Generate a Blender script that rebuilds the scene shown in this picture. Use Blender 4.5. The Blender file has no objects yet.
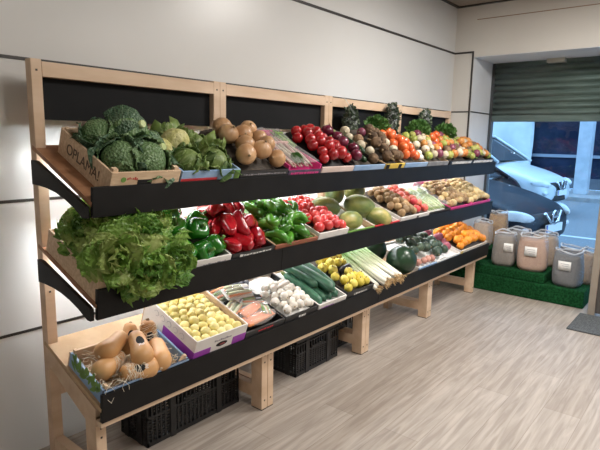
import bpy, bmesh, math, random
from mathutils import Vector, Matrix, Euler, noise
PI = math.pi
R = math.radians
rnd = random.Random(7)
SC = bpy.context.scene
COL = SC.collection

# ------------------------------------------------------------------ materials
def nodes(name):
    m = bpy.data.materials.new(name); m.use_nodes = True
    nt = m.node_tree
    return m, nt, nt.nodes, nt.links, nt.nodes['Principled BSDF']

MATS = {}
def pm(name, c1, c2=None, scale=12, rough=.5, bump=0, bscale=None, vary=0, coat=0, metal=0, lo=.4, hi=.65,
       c3=None, stretch=(1, 1, 1), sub=0, spec=.5, alpha=1, detail=4):
    """procedural colour: noise between two (three) colours, per-object variation, noise bump"""
    if name in MATS: return MATS[name]
    m, nt, N, L, b = nodes(name)
    c2 = c2 or c1
    tc = N.new('ShaderNodeTexCoord'); mp = N.new('ShaderNodeMapping'); mp.inputs['Scale'].default_value = stretch
    L.new(tc.outputs['Object'], mp.inputs['Vector'])
    oi = N.new('ShaderNodeObjectInfo')
    ad = N.new('ShaderNodeVectorMath'); ad.operation = 'MULTIPLY_ADD'
    ad.inputs[1].default_value = (1, 1, 1)
    cb = N.new('ShaderNodeCombineXYZ')
    ml = N.new('ShaderNodeMath'); ml.operation = 'MULTIPLY'; ml.inputs[1].default_value = 9.0 if vary else 0
    L.new(oi.outputs['Random'], ml.inputs[0]); L.new(ml.outputs[0], cb.inputs[0]); L.new(ml.outputs[0], cb.inputs[2])
    L.new(mp.outputs[0], ad.inputs[0]); L.new(cb.outputs[0], ad.inputs[2])
    n = N.new('ShaderNodeTexNoise'); n.inputs['Scale'].default_value = scale; n.inputs['Detail'].default_value = detail
    L.new(ad.outputs[0], n.inputs['Vector'])
    r = N.new('ShaderNodeValToRGB'); e = r.color_ramp.elements
    e[0].position = lo; e[0].color = (*c1, 1); e[1].position = hi; e[1].color = (*c2, 1)
    if c3: q = e.new(min(.99, hi + .12)); q.color = (*c3, 1)
    L.new(n.outputs['Fac'], r.inputs[0])
    out = r.outputs[0]
    if vary:
        h = N.new('ShaderNodeHueSaturation')
        mr = N.new('ShaderNodeMapRange'); mr.inputs[3].default_value = 1 - vary; mr.inputs[4].default_value = 1 + vary
        L.new(oi.outputs['Random'], mr.inputs[0]); L.new(mr.outputs[0], h.inputs['Value'])
        L.new(out, h.inputs['Color']); out = h.outputs[0]
    L.new(out, b.inputs['Base Color'])
    b.inputs['Roughness'].default_value = rough; b.inputs['Metallic'].default_value = metal
    b.inputs['Coat Weight'].default_value = coat; b.inputs['Coat Roughness'].default_value = .12
    b.inputs['Specular IOR Level'].default_value = spec
    if sub:
        b.inputs['Subsurface Weight'].default_value = sub; b.inputs['Subsurface Radius'].default_value = (.02, .01, .006)
    if alpha < 1: b.inputs['Alpha'].default_value = alpha
    if bump:
        n2 = N.new('ShaderNodeTexNoise'); n2.inputs['Scale'].default_value = bscale or scale * 3
        L.new(ad.outputs[0], n2.inputs['Vector'])
        bp = N.new('ShaderNodeBump'); bp.inputs['Strength'].default_value = bump; bp.inputs['Distance'].default_value = .01
        L.new(n2.outputs['Fac'], bp.inputs['Height']); L.new(bp.outputs[0], b.inputs['Normal'])
    MATS[name] = m
    return m

def leafmat(name, base, tip, rib, rough=.45, veins=9, ribw=.10, vein=.25, vary=.12, trans=.25, crinkle=60, cb=.3):
    """leaf sheet: pale midrib and side veins from the leaf's own UV, some light passes through"""
    if name in MATS: return MATS[name]
    m, nt, N, L, b = nodes(name)
    uv = N.new('ShaderNodeUVMap'); sp = N.new('ShaderNodeSeparateXYZ'); L.new(uv.outputs[0], sp.inputs[0])
    def mth(op, a, bb=None, c=None):
        x = N.new('ShaderNodeMath'); x.operation = op
        for i, q in enumerate((a, bb, c)):
            if q is None: continue
            if hasattr(q, 'links'): L.new(q, x.inputs[i])
            else: x.inputs[i].default_value = q
        return x.outputs[0]
    av = mth('ABSOLUTE', sp.outputs[0])
    ribf = mth('SUBTRACT', 1, mth('MULTIPLY', av, 1 / ribw)); ribf = mth('MAXIMUM', ribf, 0)
    ribf = mth('MULTIPLY', ribf, mth('SUBTRACT', 1.15, sp.outputs[1]))
    vv = mth('SINE', mth('MULTIPLY', mth('SUBTRACT', sp.outputs[1], mth('MULTIPLY', av, .35)), veins * 2 * PI))
    vv = mth('MULTIPLY', mth('MAXIMUM', mth('SUBTRACT', vv, .80), 0), 5 * vein)
    fac = mth('MINIMUM', mth('ADD', ribf, vv), 1)
    tc = N.new('ShaderNodeTexCoord'); n = N.new('ShaderNodeTexNoise'); n.inputs['Scale'].default_value = 14
    L.new(tc.outputs['Object'], n.inputs['Vector'])
    mx = N.new('ShaderNodeMix'); mx.data_type = 'RGBA'; mx.inputs[6].default_value = (*base, 1); mx.inputs[7].default_value = (*tip, 1)
    L.new(mth('MULTIPLY_ADD', n.outputs['Fac'], 2.2, -.65), mx.inputs[0])
    mx2 = N.new('ShaderNodeMix'); mx2.data_type = 'RGBA'; mx2.inputs[7].default_value = (*rib, 1)
    L.new(fac, mx2.inputs[0]); L.new(mx.outputs[2], mx2.inputs[6])
    h = N.new('ShaderNodeHueSaturation'); oi = N.new('ShaderNodeObjectInfo')
    mr = N.new('ShaderNodeMapRange'); mr.inputs[3].default_value = 1 - vary; mr.inputs[4].default_value = 1 + vary
    L.new(oi.outputs['Random'], mr.inputs[0]); L.new(mr.outputs[0], h.inputs['Value']); L.new(mx2.outputs[2], h.inputs['Color'])
    L.new(h.outputs[0], b.inputs['Base Color']); b.inputs['Roughness'].default_value = rough
    n2 = N.new('ShaderNodeTexVoronoi'); n2.inputs['Scale'].default_value = crinkle; L.new(tc.outputs['Object'], n2.inputs['Vector'])
    bp = N.new('ShaderNodeBump'); bp.inputs['Strength'].default_value = cb; bp.inputs['Distance'].default_value = .008
    L.new(n2.outputs['Distance'], bp.inputs['Height']); L.new(bp.outputs[0], b.inputs['Normal'])
    tr = N.new('ShaderNodeBsdfTranslucent'); L.new(h.outputs[0], tr.inputs[0])
    ms = N.new('ShaderNodeMixShader'); ms.inputs[0].default_value = trans
    L.new(b.outputs[0], ms.inputs[1]); L.new(tr.outputs[0], ms.inputs[2])
    L.new(ms.outputs[0], N['Material Output'].inputs[0])
    MATS[name] = m
    return m

def glassmat(name, tint=(1, 1, 1), refl=.08, rough=.0):
    """thin pane: mostly clear, a little mirror reflection growing at grazing angles"""
    if name in MATS: return MATS[name]
    m, nt, N, L, b = nodes(name); N.remove(b)
    t = N.new('ShaderNodeBsdfTransparent'); t.inputs[0].default_value = (*tint, 1)
    g = N.new('ShaderNodeBsdfGlossy'); g.inputs['Roughness'].default_value = rough
    fr = N.new('ShaderNodeFresnel'); fr.inputs[0].default_value = 1.0 + refl * 5.5
    ms = N.new('ShaderNodeMixShader'); L.new(fr.outputs[0], ms.inputs[0]); L.new(t.outputs[0], ms.inputs[1]); L.new(g.outputs[0], ms.inputs[2])
    L.new(ms.outputs[0], N['Material Output'].inputs[0])
    MATS[name] = m
    return m

def emit(name, c, s):
    m, nt, N, L, b = nodes(name); N.remove(b)
    e = N.new('ShaderNodeEmission'); e.inputs[0].default_value = (*c, 1); e.inputs[1].default_value = s
    L.new(e.outputs[0], N['Material Output'].inputs[0]); return m

def pinemat():
    m, nt, N, L, b = nodes('pine wood')
    tc = N.new('ShaderNodeTexCoord'); mp = N.new('ShaderNodeMapping'); mp.inputs['Scale'].default_value = (9, 9, 9)
    L.new(tc.outputs['Generated'], mp.inputs['Vector'])
    n = N.new('ShaderNodeTexNoise'); n.inputs['Scale'].default_value = 2.2; n.inputs['Detail'].default_value = 5
    mp2 = N.new('ShaderNodeMapping'); mp2.inputs['Scale'].default_value = (1.2, 5, 5)
    L.new(tc.outputs['Object'], mp2.inputs['Vector']); L.new(mp2.outputs[0], n.inputs['Vector'])
    r = N.new('ShaderNodeValToRGB'); e = r.color_ramp.elements
    e[0].position = .3; e[0].color = (.57, .39, .25, 1); e[1].position = .7; e[1].color = (.72, .54, .385, 1)
    L.new(n.outputs['Fac'], r.inputs[0]); L.new(r.outputs[0], b.inputs['Base Color']); b.inputs['Roughness'].default_value = .55
    return m

def floormat():
    m, nt, N, L, b = nodes('laminate planks')
    tc = N.new('ShaderNodeTexCoord')
    br = N.new('ShaderNodeTexBrick'); br.offset = .37; br.inputs['Scale'].default_value = 1
    br.inputs['Brick Width'].default_value = 1.25; br.inputs['Row Height'].default_value = .19
    br.inputs['Mortar Size'].default_value = .0018; br.inputs['Mortar Smooth'].default_value = .4; br.inputs['Bias'].default_value = 0
    br.inputs['Color1'].default_value = (.36, .31, .265, 1); br.inputs['Color2'].default_value = (.43, .38, .335, 1)
    br.inputs['Mortar'].default_value = (.27, .23, .195, 1)
    L.new(tc.outputs['Object'], br.inputs['Vector'])
    mp = N.new('ShaderNodeMapping'); mp.inputs['Scale'].default_value = (1.7, 22, 1); L.new(tc.outputs['Object'], mp.inputs['Vector'])
    n = N.new('ShaderNodeTexNoise'); n.inputs['Scale'].default_value = 1.6; n.inputs['Detail'].default_value = 8; n.inputs['Distortion'].default_value = .9
    L.new(mp.outputs[0], n.inputs['Vector'])
    r = N.new('ShaderNodeValToRGB'); e = r.color_ramp.elements
    e[0].position = .36; e[0].color = (.76, .74, .72, 1); e[1].position = .66; e[1].color = (1.12, 1.12, 1.12, 1)
    L.new(n.outputs['Fac'], r.inputs[0])
    mx = N.new('ShaderNodeMix'); mx.data_type = 'RGBA'; mx.blend_type = 'MULTIPLY'; mx.inputs[0].default_value = 1
    L.new(br.outputs['Color'], mx.inputs[6]); L.new(r.outputs[0], mx.inputs[7]); L.new(mx.outputs[2], b.inputs['Base Color'])
    b.inputs['Roughness'].default_value = .42
    bp = N.new('ShaderNodeBump'); bp.inputs['Strength'].default_value = .12; bp.inputs['Distance'].default_value = .003
    L.new(n.outputs['Fac'], bp.inputs['Height']); L.new(bp.outputs[0], b.inputs['Normal'])
    return m

def melonmat(name, c1, c2, spot):
    m = pm(name, c1, c2, 11, .4, .12, 60, .1, stretch=(1, 1, .6), c3=spot, lo=.38, hi=.56)
    return m

PINE = pinemat(); FLOOR = floormat()
BLACK = pm('black melamine', (.006, .0055, .0055), (.009, .0085, .0085), 6, .5, spec=.22)
BLACKBOARD = pm('blackboard paint', (.007, .0075, .008), (.011, .011, .012), 3, .75, spec=.2)
MELAM = pm('brown board', (.36, .17, .085), (.46, .24, .13), 3, .5, stretch=(.4, 6, 6))
WALL = pm('cladding panel', (.655, .65, .63), (.695, .69, .67), .8, .3, .03, 30, spec=.35)
PLASTER = pm('plaster', (.66, .635, .59), (.71, .685, .635), .9, .75)
WHITE = pm('white reveal paint', (.70, .70, .70), (.76, .76, .76), 2, .6)
CEIL = pm('ceiling tile', (.28, .235, .19), (.33, .28, .23), 30, .9)
SEAM = pm('dark profile', (.035, .03, .027), None, 4, .45)
BROWNLINE = pm('brown joint', (.30, .19, .12), None, 4, .7)
STEELG = pm('shutter paint', (.15, .185, .145), (.23, .27, .215), 2.5, .5, .02, vary=0, stretch=(1, 1, 14), metal=.1)
ALU = pm('bronze aluminium', (.33, .28, .23), (.38, .33, .27), 4, .4, metal=.35)
DARKALU = pm('dark frame', (.09, .08, .075), (.12, .105, .095), 4, .4, metal=.3)
GRASS = pm('green turf', (.006, .045, .014), (.014, .095, .03), 60, .95, .8, 220, spec=.1)
MATM = pm('entrance mat', (.07, .075, .08), (.14, .15, .155), 120, .95, .6, 200, spec=.1)
CRATE_WOOD = pm('poplar crate wood', (.60, .42, .27), (.74, .56, .38), 9, .7, stretch=(1, 8, 8))
KRAFT = pm('kraft card', (.50, .34, .20), (.58, .41, .25), 9, .75)
WCARD = pm('white card', (.70, .67, .64), (.78, .75, .71), 7, .6)
BLUECARD = pm('blue printed card', (.22, .36, .58), (.34, .48, .68), 7, .5)
PURPLE = pm('purple print', (.27, .035, .36), (.33, .05, .42), 5, .45)
PINK = pm('pink print', (.62, .03, .20), (.75, .06, .28), 7, .4)
REDC = pm('red print', (.50, .02, .03), (.62, .04, .05), 7, .45)
YELC = pm('yellow print', (.62, .42, .06), (.72, .52, .10), 7, .5)
GREENC = pm('green print', (.12, .27, .05), (.2, .38, .08), 9, .5)
BLKCARD = pm('black plastic crate', (.014, .014, .015), (.02, .02, .021), 9, .35)
BLKRETURN = pm('black return crate plastic', (.009, .009, .01), (.018, .018, .019), 9, .42)
PAPER = pm('paper', (.74, .73, .70), (.82, .81, .78), 12, .75)
INK = pm('ink', (.02, .019, .02), None, 4, .7, spec=.15)
GREYINK = pm('grey ink', (.26, .25, .27), None, 4, .6)
REDINK = pm('red ink', (.5, .05, .05), None, 4, .6)
GAPSHADE = pm('gap shade liner', (.05, .04, .032), (.08, .065, .05), 30, .9, .4)  # bed toned dark to stand in for shade in the gaps between fruit
STEM = pm('green stem', (.10, .20, .04), (.17, .30, .07), 30, .55)
DRY = pm('dry stem', (.22, .15, .08), (.32, .24, .13), 40, .8)
STRAW = pm('wood wool', (.80, .70, .54), (.90, .84, .72), 30, .7)

# ------------------------------------------------------------------ mesh helpers
def nb():
    b = bmesh.new(); b.loops.layers.uv.new('UVMap'); return b
def box(bm, lo, hi, M=None, bev=0):
    lo = Vector(lo); hi = Vector(hi)
    mt = Matrix.Translation((lo + hi) / 2) @ Matrix.Diagonal(((hi - lo).x, (hi - lo).y, (hi - lo).z, 1))
    g = bmesh.ops.create_cube(bm, size=1, matrix=mt)
    if bev:
        es = list({e for v in g['verts'] for e in v.link_edges})
        g2 = bmesh.ops.bevel(bm, geom=es, offset=bev, segments=2, affect='EDGES', profile=.6)
        vs = list({v for f in g2['faces'] for v in f.verts} | {v for v in g['verts'] if v.is_valid})
    else: vs = g['verts']
    if M: bmesh.ops.transform(bm, matrix=M, verts=vs)
    return vs
def grid(bm, fn, nu, nv, closeu=False, closev=False, uvfn=None):
    vs = [[bm.verts.new(fn(i / nu, j / nv)) for j in range(nv + (0 if closev else 1))] for i in range(nu + (0 if closeu else 1))]
    U = len(vs); V = len(vs[0]); ul = bm.loops.layers.uv.active
    for i in range(nu):
        for j in range(nv):
            q = [(i, j), (i + 1, j), (i + 1, j + 1), (i, j + 1)]
            try: f = bm.faces.new([vs[a % U][b % V] for a, b in q])
            except ValueError: continue
            f.smooth = True
            if uvfn:
                for l, (a, b) in zip(f.loops, q): l[ul].uv = uvfn(a / nu, b / nv)
    return vs
def ell(bm, rx, ry, rz, seg=18, rings=11, fn=None, M=None):
    """closed rounded body; fn(unit vector, theta) -> radius factor"""
    vs = []
    def P(u, v):
        th = u * 2 * PI; ph = v * PI
        d = Vector((math.cos(th) * math.sin(ph), math.sin(th) * math.sin(ph), -math.cos(ph)))
        k = fn(d, th) if fn else 1
        if isinstance(k, Vector): p = k
        else: p = Vector((d.x * rx, d.y * ry, d.z * rz)) * k
        return M @ p if M else p
    rows = []
    for j in range(rings + 1):
        if j in (0, rings): rows.append([bm.verts.new(P(0, j / rings))])
        else: rows.append([bm.verts.new(P(i / seg, j / rings)) for i in range(seg)])
    for j in range(rings):
        a, b = rows[j], rows[j + 1]
        for i in range(seg):
            k = (i + 1) % seg
            if len(a) == 1: f = bm.faces.new((a[0], b[k], b[i]))
            elif len(b) == 1: f = bm.faces.new((a[i], a[k], b[0]))
            else: f = bm.faces.new((a[i], a[k], b[k], b[i]))
            f.smooth = True
def tube(bm, pts, rad, seg=8, cap=True, flat=1):
    pts = [Vector(p) for p in pts]; n = len(pts)
    rad = rad if isinstance(rad, (list, tuple)) else [rad] * n
    rings = []; up = None
    for i, p in enumerate(pts):
        t = (pts[min(i + 1, n - 1)] - pts[max(i - 1, 0)]).normalized()
        if up is None:
            up = t.orthogonal().normalized()
        else:
            up = (up - t * up.dot(t)).normalized()
        s = t.cross(up)
        rings.append([bm.verts.new(p + (up * math.cos(a) * flat + s * math.sin(a)) * rad[i]) for a in [2 * PI * k / seg for k in range(seg)]])
    for a, b in zip(rings, rings[1:]):
        for k in range(seg):
            f = bm.faces.new((a[k], a[(k + 1) % seg], b[(k + 1) % seg], b[k])); f.smooth = True
    if cap:
        bm.faces.new(list(reversed(rings[0]))); bm.faces.new(rings[-1])
def cyl(bm, p, r, h, seg=16, r2=None):
    p = Vector(p); tube(bm, [p, p + Vector((0, 0, h))], [r, r2 if r2 is not None else r], seg)
def prism(bm, outline, a, b, axis='x'):
    """extrude a 2-D outline between a and b along an axis (outline in the other two axes)"""
    def P(q, t): return Vector((t, q[0], q[1])) if axis == 'x' else (Vector((q[0], t, q[1])) if axis == 'y' else Vector((q[0], q[1], t)))
    A = [bm.verts.new(P(q, a)) for q in outline]; B = [bm.verts.new(P(q, b)) for q in outline]
    n = len(outline)
    bm.faces.new(A); bm.faces.new(list(reversed(B)))
    for i in range(n): bm.faces.new((A[i], B[i], B[(i + 1) % n], A[(i + 1) % n]))
def leaf(bm, M, L, W, curl=.6, cup=.3, ruf=.02, freq=5, nu=10, nv=8, seed=0, shape=.75, base=.25):
    """leaf sheet along +Z bending towards +Y; ruffled margin"""
    g = random.Random(seed); ph = [g.uniform(0, 6.28) for _ in range(4)]
    def F(u, v):
        s = 2 * v - 1
        w = W * (base + (1 - base) * math.sin(min(1, u / shape) * PI / 2)) * (1 if u < shape else math.sqrt(max(0, 1 - ((u - shape) / (1.02 - shape)) ** 2)))
        a = curl * u
        if abs(curl) > 1e-4: z = L * math.sin(a) / curl; y = L * (1 - math.cos(a)) / curl
        else: z = L * u; y = 0
        x = s * w
        edge = abs(s) ** 2 * (0.25 + .75 * u) + (max(0, u - .8) * 3)
        rr = ruf * edge * (math.sin(freq * 6.28 * u + ph[0] + s * 2) + .6 * math.sin(freq * 11 * u + ph[1] + 3 * s) + (.8 * math.sin(s * freq * 2.4 + ph[2]) if u > .75 else 0))
        off = -cup * w * s * s + rr
        nrm = Vector((0, math.cos(a), -math.sin(a)))
        x += rr * .4 * (1 if s > 0 else -1)
        return M @ (Vector((x, y, z)) + nrm * off)
    grid(bm, F, nu, nv, uvfn=lambda u, v: (2 * v - 1, u))
def wrapleaf(bm, Rr, az, p0, p1, wang, flare, ruf, seed, nu=14, nv=12):
    """leaf hugging a round head from the stump (-Z) up; tip and margin stand off a little"""
    g = random.Random(seed); ph = [g.uniform(0, 6.28) for _ in range(4)]
    def F(u, v):
        s = 2 * v - 1; p = p0 + (p1 - p0) * u * (1 - .10 * s * s)
        w = wang * (.25 + .75 * math.sin(min(1, u / .6) * PI / 2)) * (1 if u < .6 else math.sqrt(max(0, 1 - ((u - .6) / .42) ** 2)))
        a = az + s * w / max(.45, math.sin(p)) * .8
        e = abs(s) ** 2.5 * (.3 + .7 * u) + max(0, u - .78) * 3.2
        r = Rr * (1.0 + flare * e + .03 * (1 - abs(s)) ** 3) + ruf * e * (math.sin(s * 9 + ph[0] + u * 4) + .7 * math.sin(u * 17 + ph[1] + s * 4) + .5 * math.sin(s * 21 + ph[2])) + ruf * .25 * math.sin(14 * u + ph[3]) * math.sin(9 * s)
        return Vector((math.cos(a) * math.sin(p), math.sin(a) * math.sin(p), -math.cos(p))) * r
    grid(bm, F, nu, nv, uvfn=lambda u, v: (2 * v - 1, u))
def mesh_of(bm, name, mats, smooth=None, autos=False):
    me = bpy.data.meshes.new(name); bmesh.ops.recalc_face_normals(bm, faces=bm.faces) if not autos else None
    if smooth is not None:
        for f in bm.faces: f.smooth = smooth
    bm.to_mesh(me); bm.free()
    for m in (mats if isinstance(mats, (list, tuple)) else [mats]): me.materials.append(m)
    return me
def obj(name, bm, mats, parent=None, label=None, smooth=None, sheet=False, kind=None, M=None):
    o = bpy.data.objects.new(name, mesh_of(bm, name, mats, smooth, sheet)); COL.objects.link(o)
    if parent: o.parent = parent
    if label: o['label'] = label
    if kind: o['kind'] = kind
    if M: o.matrix_basis = M
    return o
def bobj(name, lo, hi, m, parent=None, bev=0, **k):
    bm = nb(); box(bm, lo, hi, bev=bev); return obj(name, bm, m, parent, **k)
def tag(o, label, cat, group=None, kind=None):
    o['label'] = label; o['category'] = cat
    if group: o['group'] = group
    if kind: o['kind'] = kind
    return o
def thing(name, label, cat, M=None, group=None):
    o = bpy.data.objects.new(name, None); COL.objects.link(o); o.empty_display_size = .05
    if M: o.matrix_basis = M
    return tag(o, label, cat, group)
def struct(o): o['kind'] = 'structure'; return o
KIDS = {}
def copy_tree(o, parent=None):
    c = o.copy(); COL.objects.link(c)
    if parent: c.parent = parent
    for ch in list(o.children): copy_tree(ch, c)
    return c
PROTO = {}
def spawn(key, build, M, label, cat, group=None):
    """first call builds the thing, later calls copy it with its parts"""
    if key not in PROTO: o = PROTO[key] = build()
    else: o = copy_tree(PROTO[key])
    o.matrix_basis = M
    return tag(o, label, cat, group)
T = Matrix.Translation
def RX(a): return Matrix.Rotation(a, 4, 'X')
def RY(a): return Matrix.Rotation(a, 4, 'Y')
def RZ(a): return Matrix.Rotation(a, 4, 'Z')
def SCL(s): return Matrix.Diagonal((s, s, s, 1)) if not isinstance(s, tuple) else Matrix.Diagonal((*s, 1))
def rot(g, full=True):
    return Euler((g.uniform(0, 6.28), g.uniform(0, 6.28), g.uniform(0, 6.28))).to_matrix().to_4x4()
def align(d):
    """matrix turning +Z onto d"""
    return Vector(d).to_track_quat('Z', 'Y').to_matrix().to_4x4()
ORD = ['first', 'second', 'third', 'fourth', 'fifth', 'sixth', 'seventh', 'eighth', 'ninth', 'tenth', 'eleventh', 'twelfth', 'thirteenth', 'fourteenth']

# ------------------------------------------------------------------ camera
C0 = Vector((-0.9721, -2.3592, 1.4715)); F = 520.68
yw, pt, rl = R(39.19), R(9.3986), R(1.1069)
fw = Vector((math.cos(yw) * math.cos(pt), math.sin(yw) * math.cos(pt), -math.sin(pt)))
rt = Vector((math.sin(yw), -math.cos(yw), 0)); up = rt.cross(fw)
rt2 = rt * math.cos(rl) + up * math.sin(rl); up2 = up * math.cos(rl) - rt * math.sin(rl)
cd = bpy.data.cameras.new('camera'); cam = bpy.data.objects.new('camera', cd); COL.objects.link(cam)
cam.matrix_world = Matrix(((rt2.x, up2.x, -fw.x, C0.x), (rt2.y, up2.y, -fw.y, C0.y), (rt2.z, up2.z, -fw.z, C0.z), (0, 0, 0, 1)))
cd.sensor_width = 36; cd.lens = F / 600 * 36; cd.clip_start = .05; cd.clip_end = 200
SC.camera = cam

# ------------------------------------------------------------------ room
XE, ZC, YP, ZH, XO = 4.435, 2.842, -.205, 2.335, 5.06
struct(bobj('floor', (-4, -4.7, -.06), (5.1, .02, 0), FLOOR))
struct(bobj('ceiling', (-4, -4.7, ZC), (5.1, .1, ZC + .06), CEIL))
struct(bobj('wall_back', (-4, 0, 0), (XO, .12, ZC), WALL))
FILLCUT = pm('fill cutting wall tone', (.36, .34, .31), (.40, .38, .35), 1, .8)  # unseen walls toned down to cut the fill light in the room
struct(bobj('wall_left', (-4.12, -4.7, 0), (-4, .12, ZC), FILLCUT))
struct(bobj('wall_front', (-4, -4.82, 0), (XO, -4.7, ZC), FILLCUT))
bm = nb(); box(bm, (XE, YP, 0), (XO + .1, 0, ZC)); bm2 = bm
struct(obj('wall_right', bm, PLASTER))
struct(bobj('wall_right_header', (XE, -4.7, ZH), (XO + .1, YP, ZC), PLASTER))
struct(bobj('wall_right_side', (XE, -4.7, 0), (XO + .1, -2.75, ZH), PLASTER))
struct(bobj('wall_right_reveal', (XE + .004, YP - .006, 0), (XO, YP - .0005, ZH), WHITE))
struct(bobj('wall_right_soffit', (XE + .004, -2.75, ZH - .006), (XO, YP, ZH - .0005), WHITE))
struct(bobj('trim_1', (-4, -.005, 2.372), (XE, 0, 2.390), SEAM))
struct(bobj('trim_2', (-4, -.004, 1.777), (XE, 0, 1.790), SEAM))
struct(bobj('trim_3', (-4, -.004, 1.177), (XE, 0, 1.190), SEAM))
struct(bobj('trim_4', (-4, -.004, .588), (XE, 0, .600), SEAM))
bm = nb(); box(bm, (XE - .005, YP, 2.372), (XE, 0, 2.390)); box(bm, (XE - .006, YP - .001, 0), (XE, YP + .016, 2.390)); box(bm, (XE - .004, YP, 1.777), (XE, 0, 1.79))
box(bm, (XE, YP - .010, 1.777), (XO - .05, YP - .0061, 1.79))
struct(obj('trim_5', bm, SEAM))
struct(bobj('trim_6', (XE - .003, -2.6, 2.692), (XE, -.215, 2.699), BROWNLINE))
bm = nb(); box(bm, (-4, -.03, ZC - .012), (XE, 0, ZC)); box(bm, (XE - .03, -4.7, ZC - .012), (XE, 0, ZC))
struct(obj('trim_7', bm, SEAM))

# shop window pane, shutter
bm = nb(); box(bm, (4.965, -1.6, 0.0), (4.971, YP - .006, ZH - .006))
struct(obj('window_1', bm, glassmat('shop glass', (.93, .97, 1.0), .06)))
sh = thing('roller_shutter', 'half lowered dark green roller shutter with horizontal slats over the shop window', 'roller shutter', T((XO - .04, -.24, 1.7)))
def slat_profile(n, z0, z1):
    bm = nb(); h = (z1 - z0) / n
    pts = []
    for i in range(n):
        for k in range(8):
            t = k / 8; pts.append((-.026 * math.sin(PI * min(1, t / .82)) if t < .82 else .006, z0 + (i + t) * h))
    pts.append((0, z1))
    def Fn(u, v):
        i = min(len(pts) - 1, round(u * (len(pts) - 1))); p = pts[i]
        return Vector((p[0], .005 - v * 1.42, p[1]))
    grid(bm, Fn, len(pts) - 1, 1)
    return bm
o = obj('slat_curtain', slat_profile(9, .07, .66), STEELG, sh, sheet=True)
sol = o.modifiers.new('s', 'SOLIDIFY'); sol.thickness = .004
bobj('bottom_bar', (-.022, -1.42, 0), (.016, .005, .07), STEELG, sh, bev=.004)
bobj('guide_rail', (-.035, .0, -1.695), (.035, .034, .66), DARKALU, sh)
bobj('lock', (-.04, -1.34, .10), (-.02, -1.27, .15), pm('brass', (.45, .33, .10), None, 5, .4, metal=.8), sh)
bobj('roller_bracket', (-.12, -.72, .59), (-.03, -.55, .63), pm('cream plastic', (.5, .47, .38), None, 5, .5), sh)

# door frame at the right edge
bm = nb(); box(bm, (4.00, -1.61, 0), (4.06, -1.555, ZH - .0), bev=.004); box(bm, (4.00, -2.75, 0), (4.06, -2.69, ZH))
box(bm, (4.0, -2.69, 2.12), (4.06, -1.61, 2.18))
d1 = struct(obj('door_1', bm, ALU))
bm = nb(); box(bm, (4.012, -1.70, .03), (4.052, -1.612, 2.115)); box(bm, (4.012, -2.688, .03), (4.052, -2.6, 2.115)); box(bm, (4.012, -2.6, .03), (4.052, -1.7, .16)); box(bm, (4.012, -2.6, 2.03), (4.052, -1.7, 2.115))
obj('door_leaf_frame', bm, DARKALU, d1)
bobj('door_glass', (4.03, -2.6, .16), (4.036, -1.7, 2.03), glassmat('door glass', (.9, .95, 1.0), .06), d1)
bm = nb(); box(bm, (4.06, -2.75, 0), (XO, -2.70, ZH)); struct(obj('door_1_side', bm, WHITE))

# entrance mat
tag(bobj('entrance_mat', (3.50, -2.45, 0.0), (4.0, -1.50, .012), MATM, bev=.003), 'dark grey ribbed entrance mat on the floor before the door', 'door mat')

# ------------------------------------------------------------------ green platform and sacks
def turf(name, lo, hi, label):
    bm = nb(); box(bm, lo, hi, bev=.012); tag(obj(name, bm, GRASS), label, 'display step', 'turf covered steps by the window')
turf('turf_step', (4.155, -1.49, 0), (4.94, -.215, .16), 'long low step covered in green turf, resting on the floor')
turf('turf_step', (4.185, -1.14, .16), (4.94, -.215, .25), 'middle green turf step lying on the long low one')
turf('turf_step', (4.42, -.50, .25), (4.94, -.215, .36), 'smallest green turf step, topmost at the shelf end of the pile')

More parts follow.
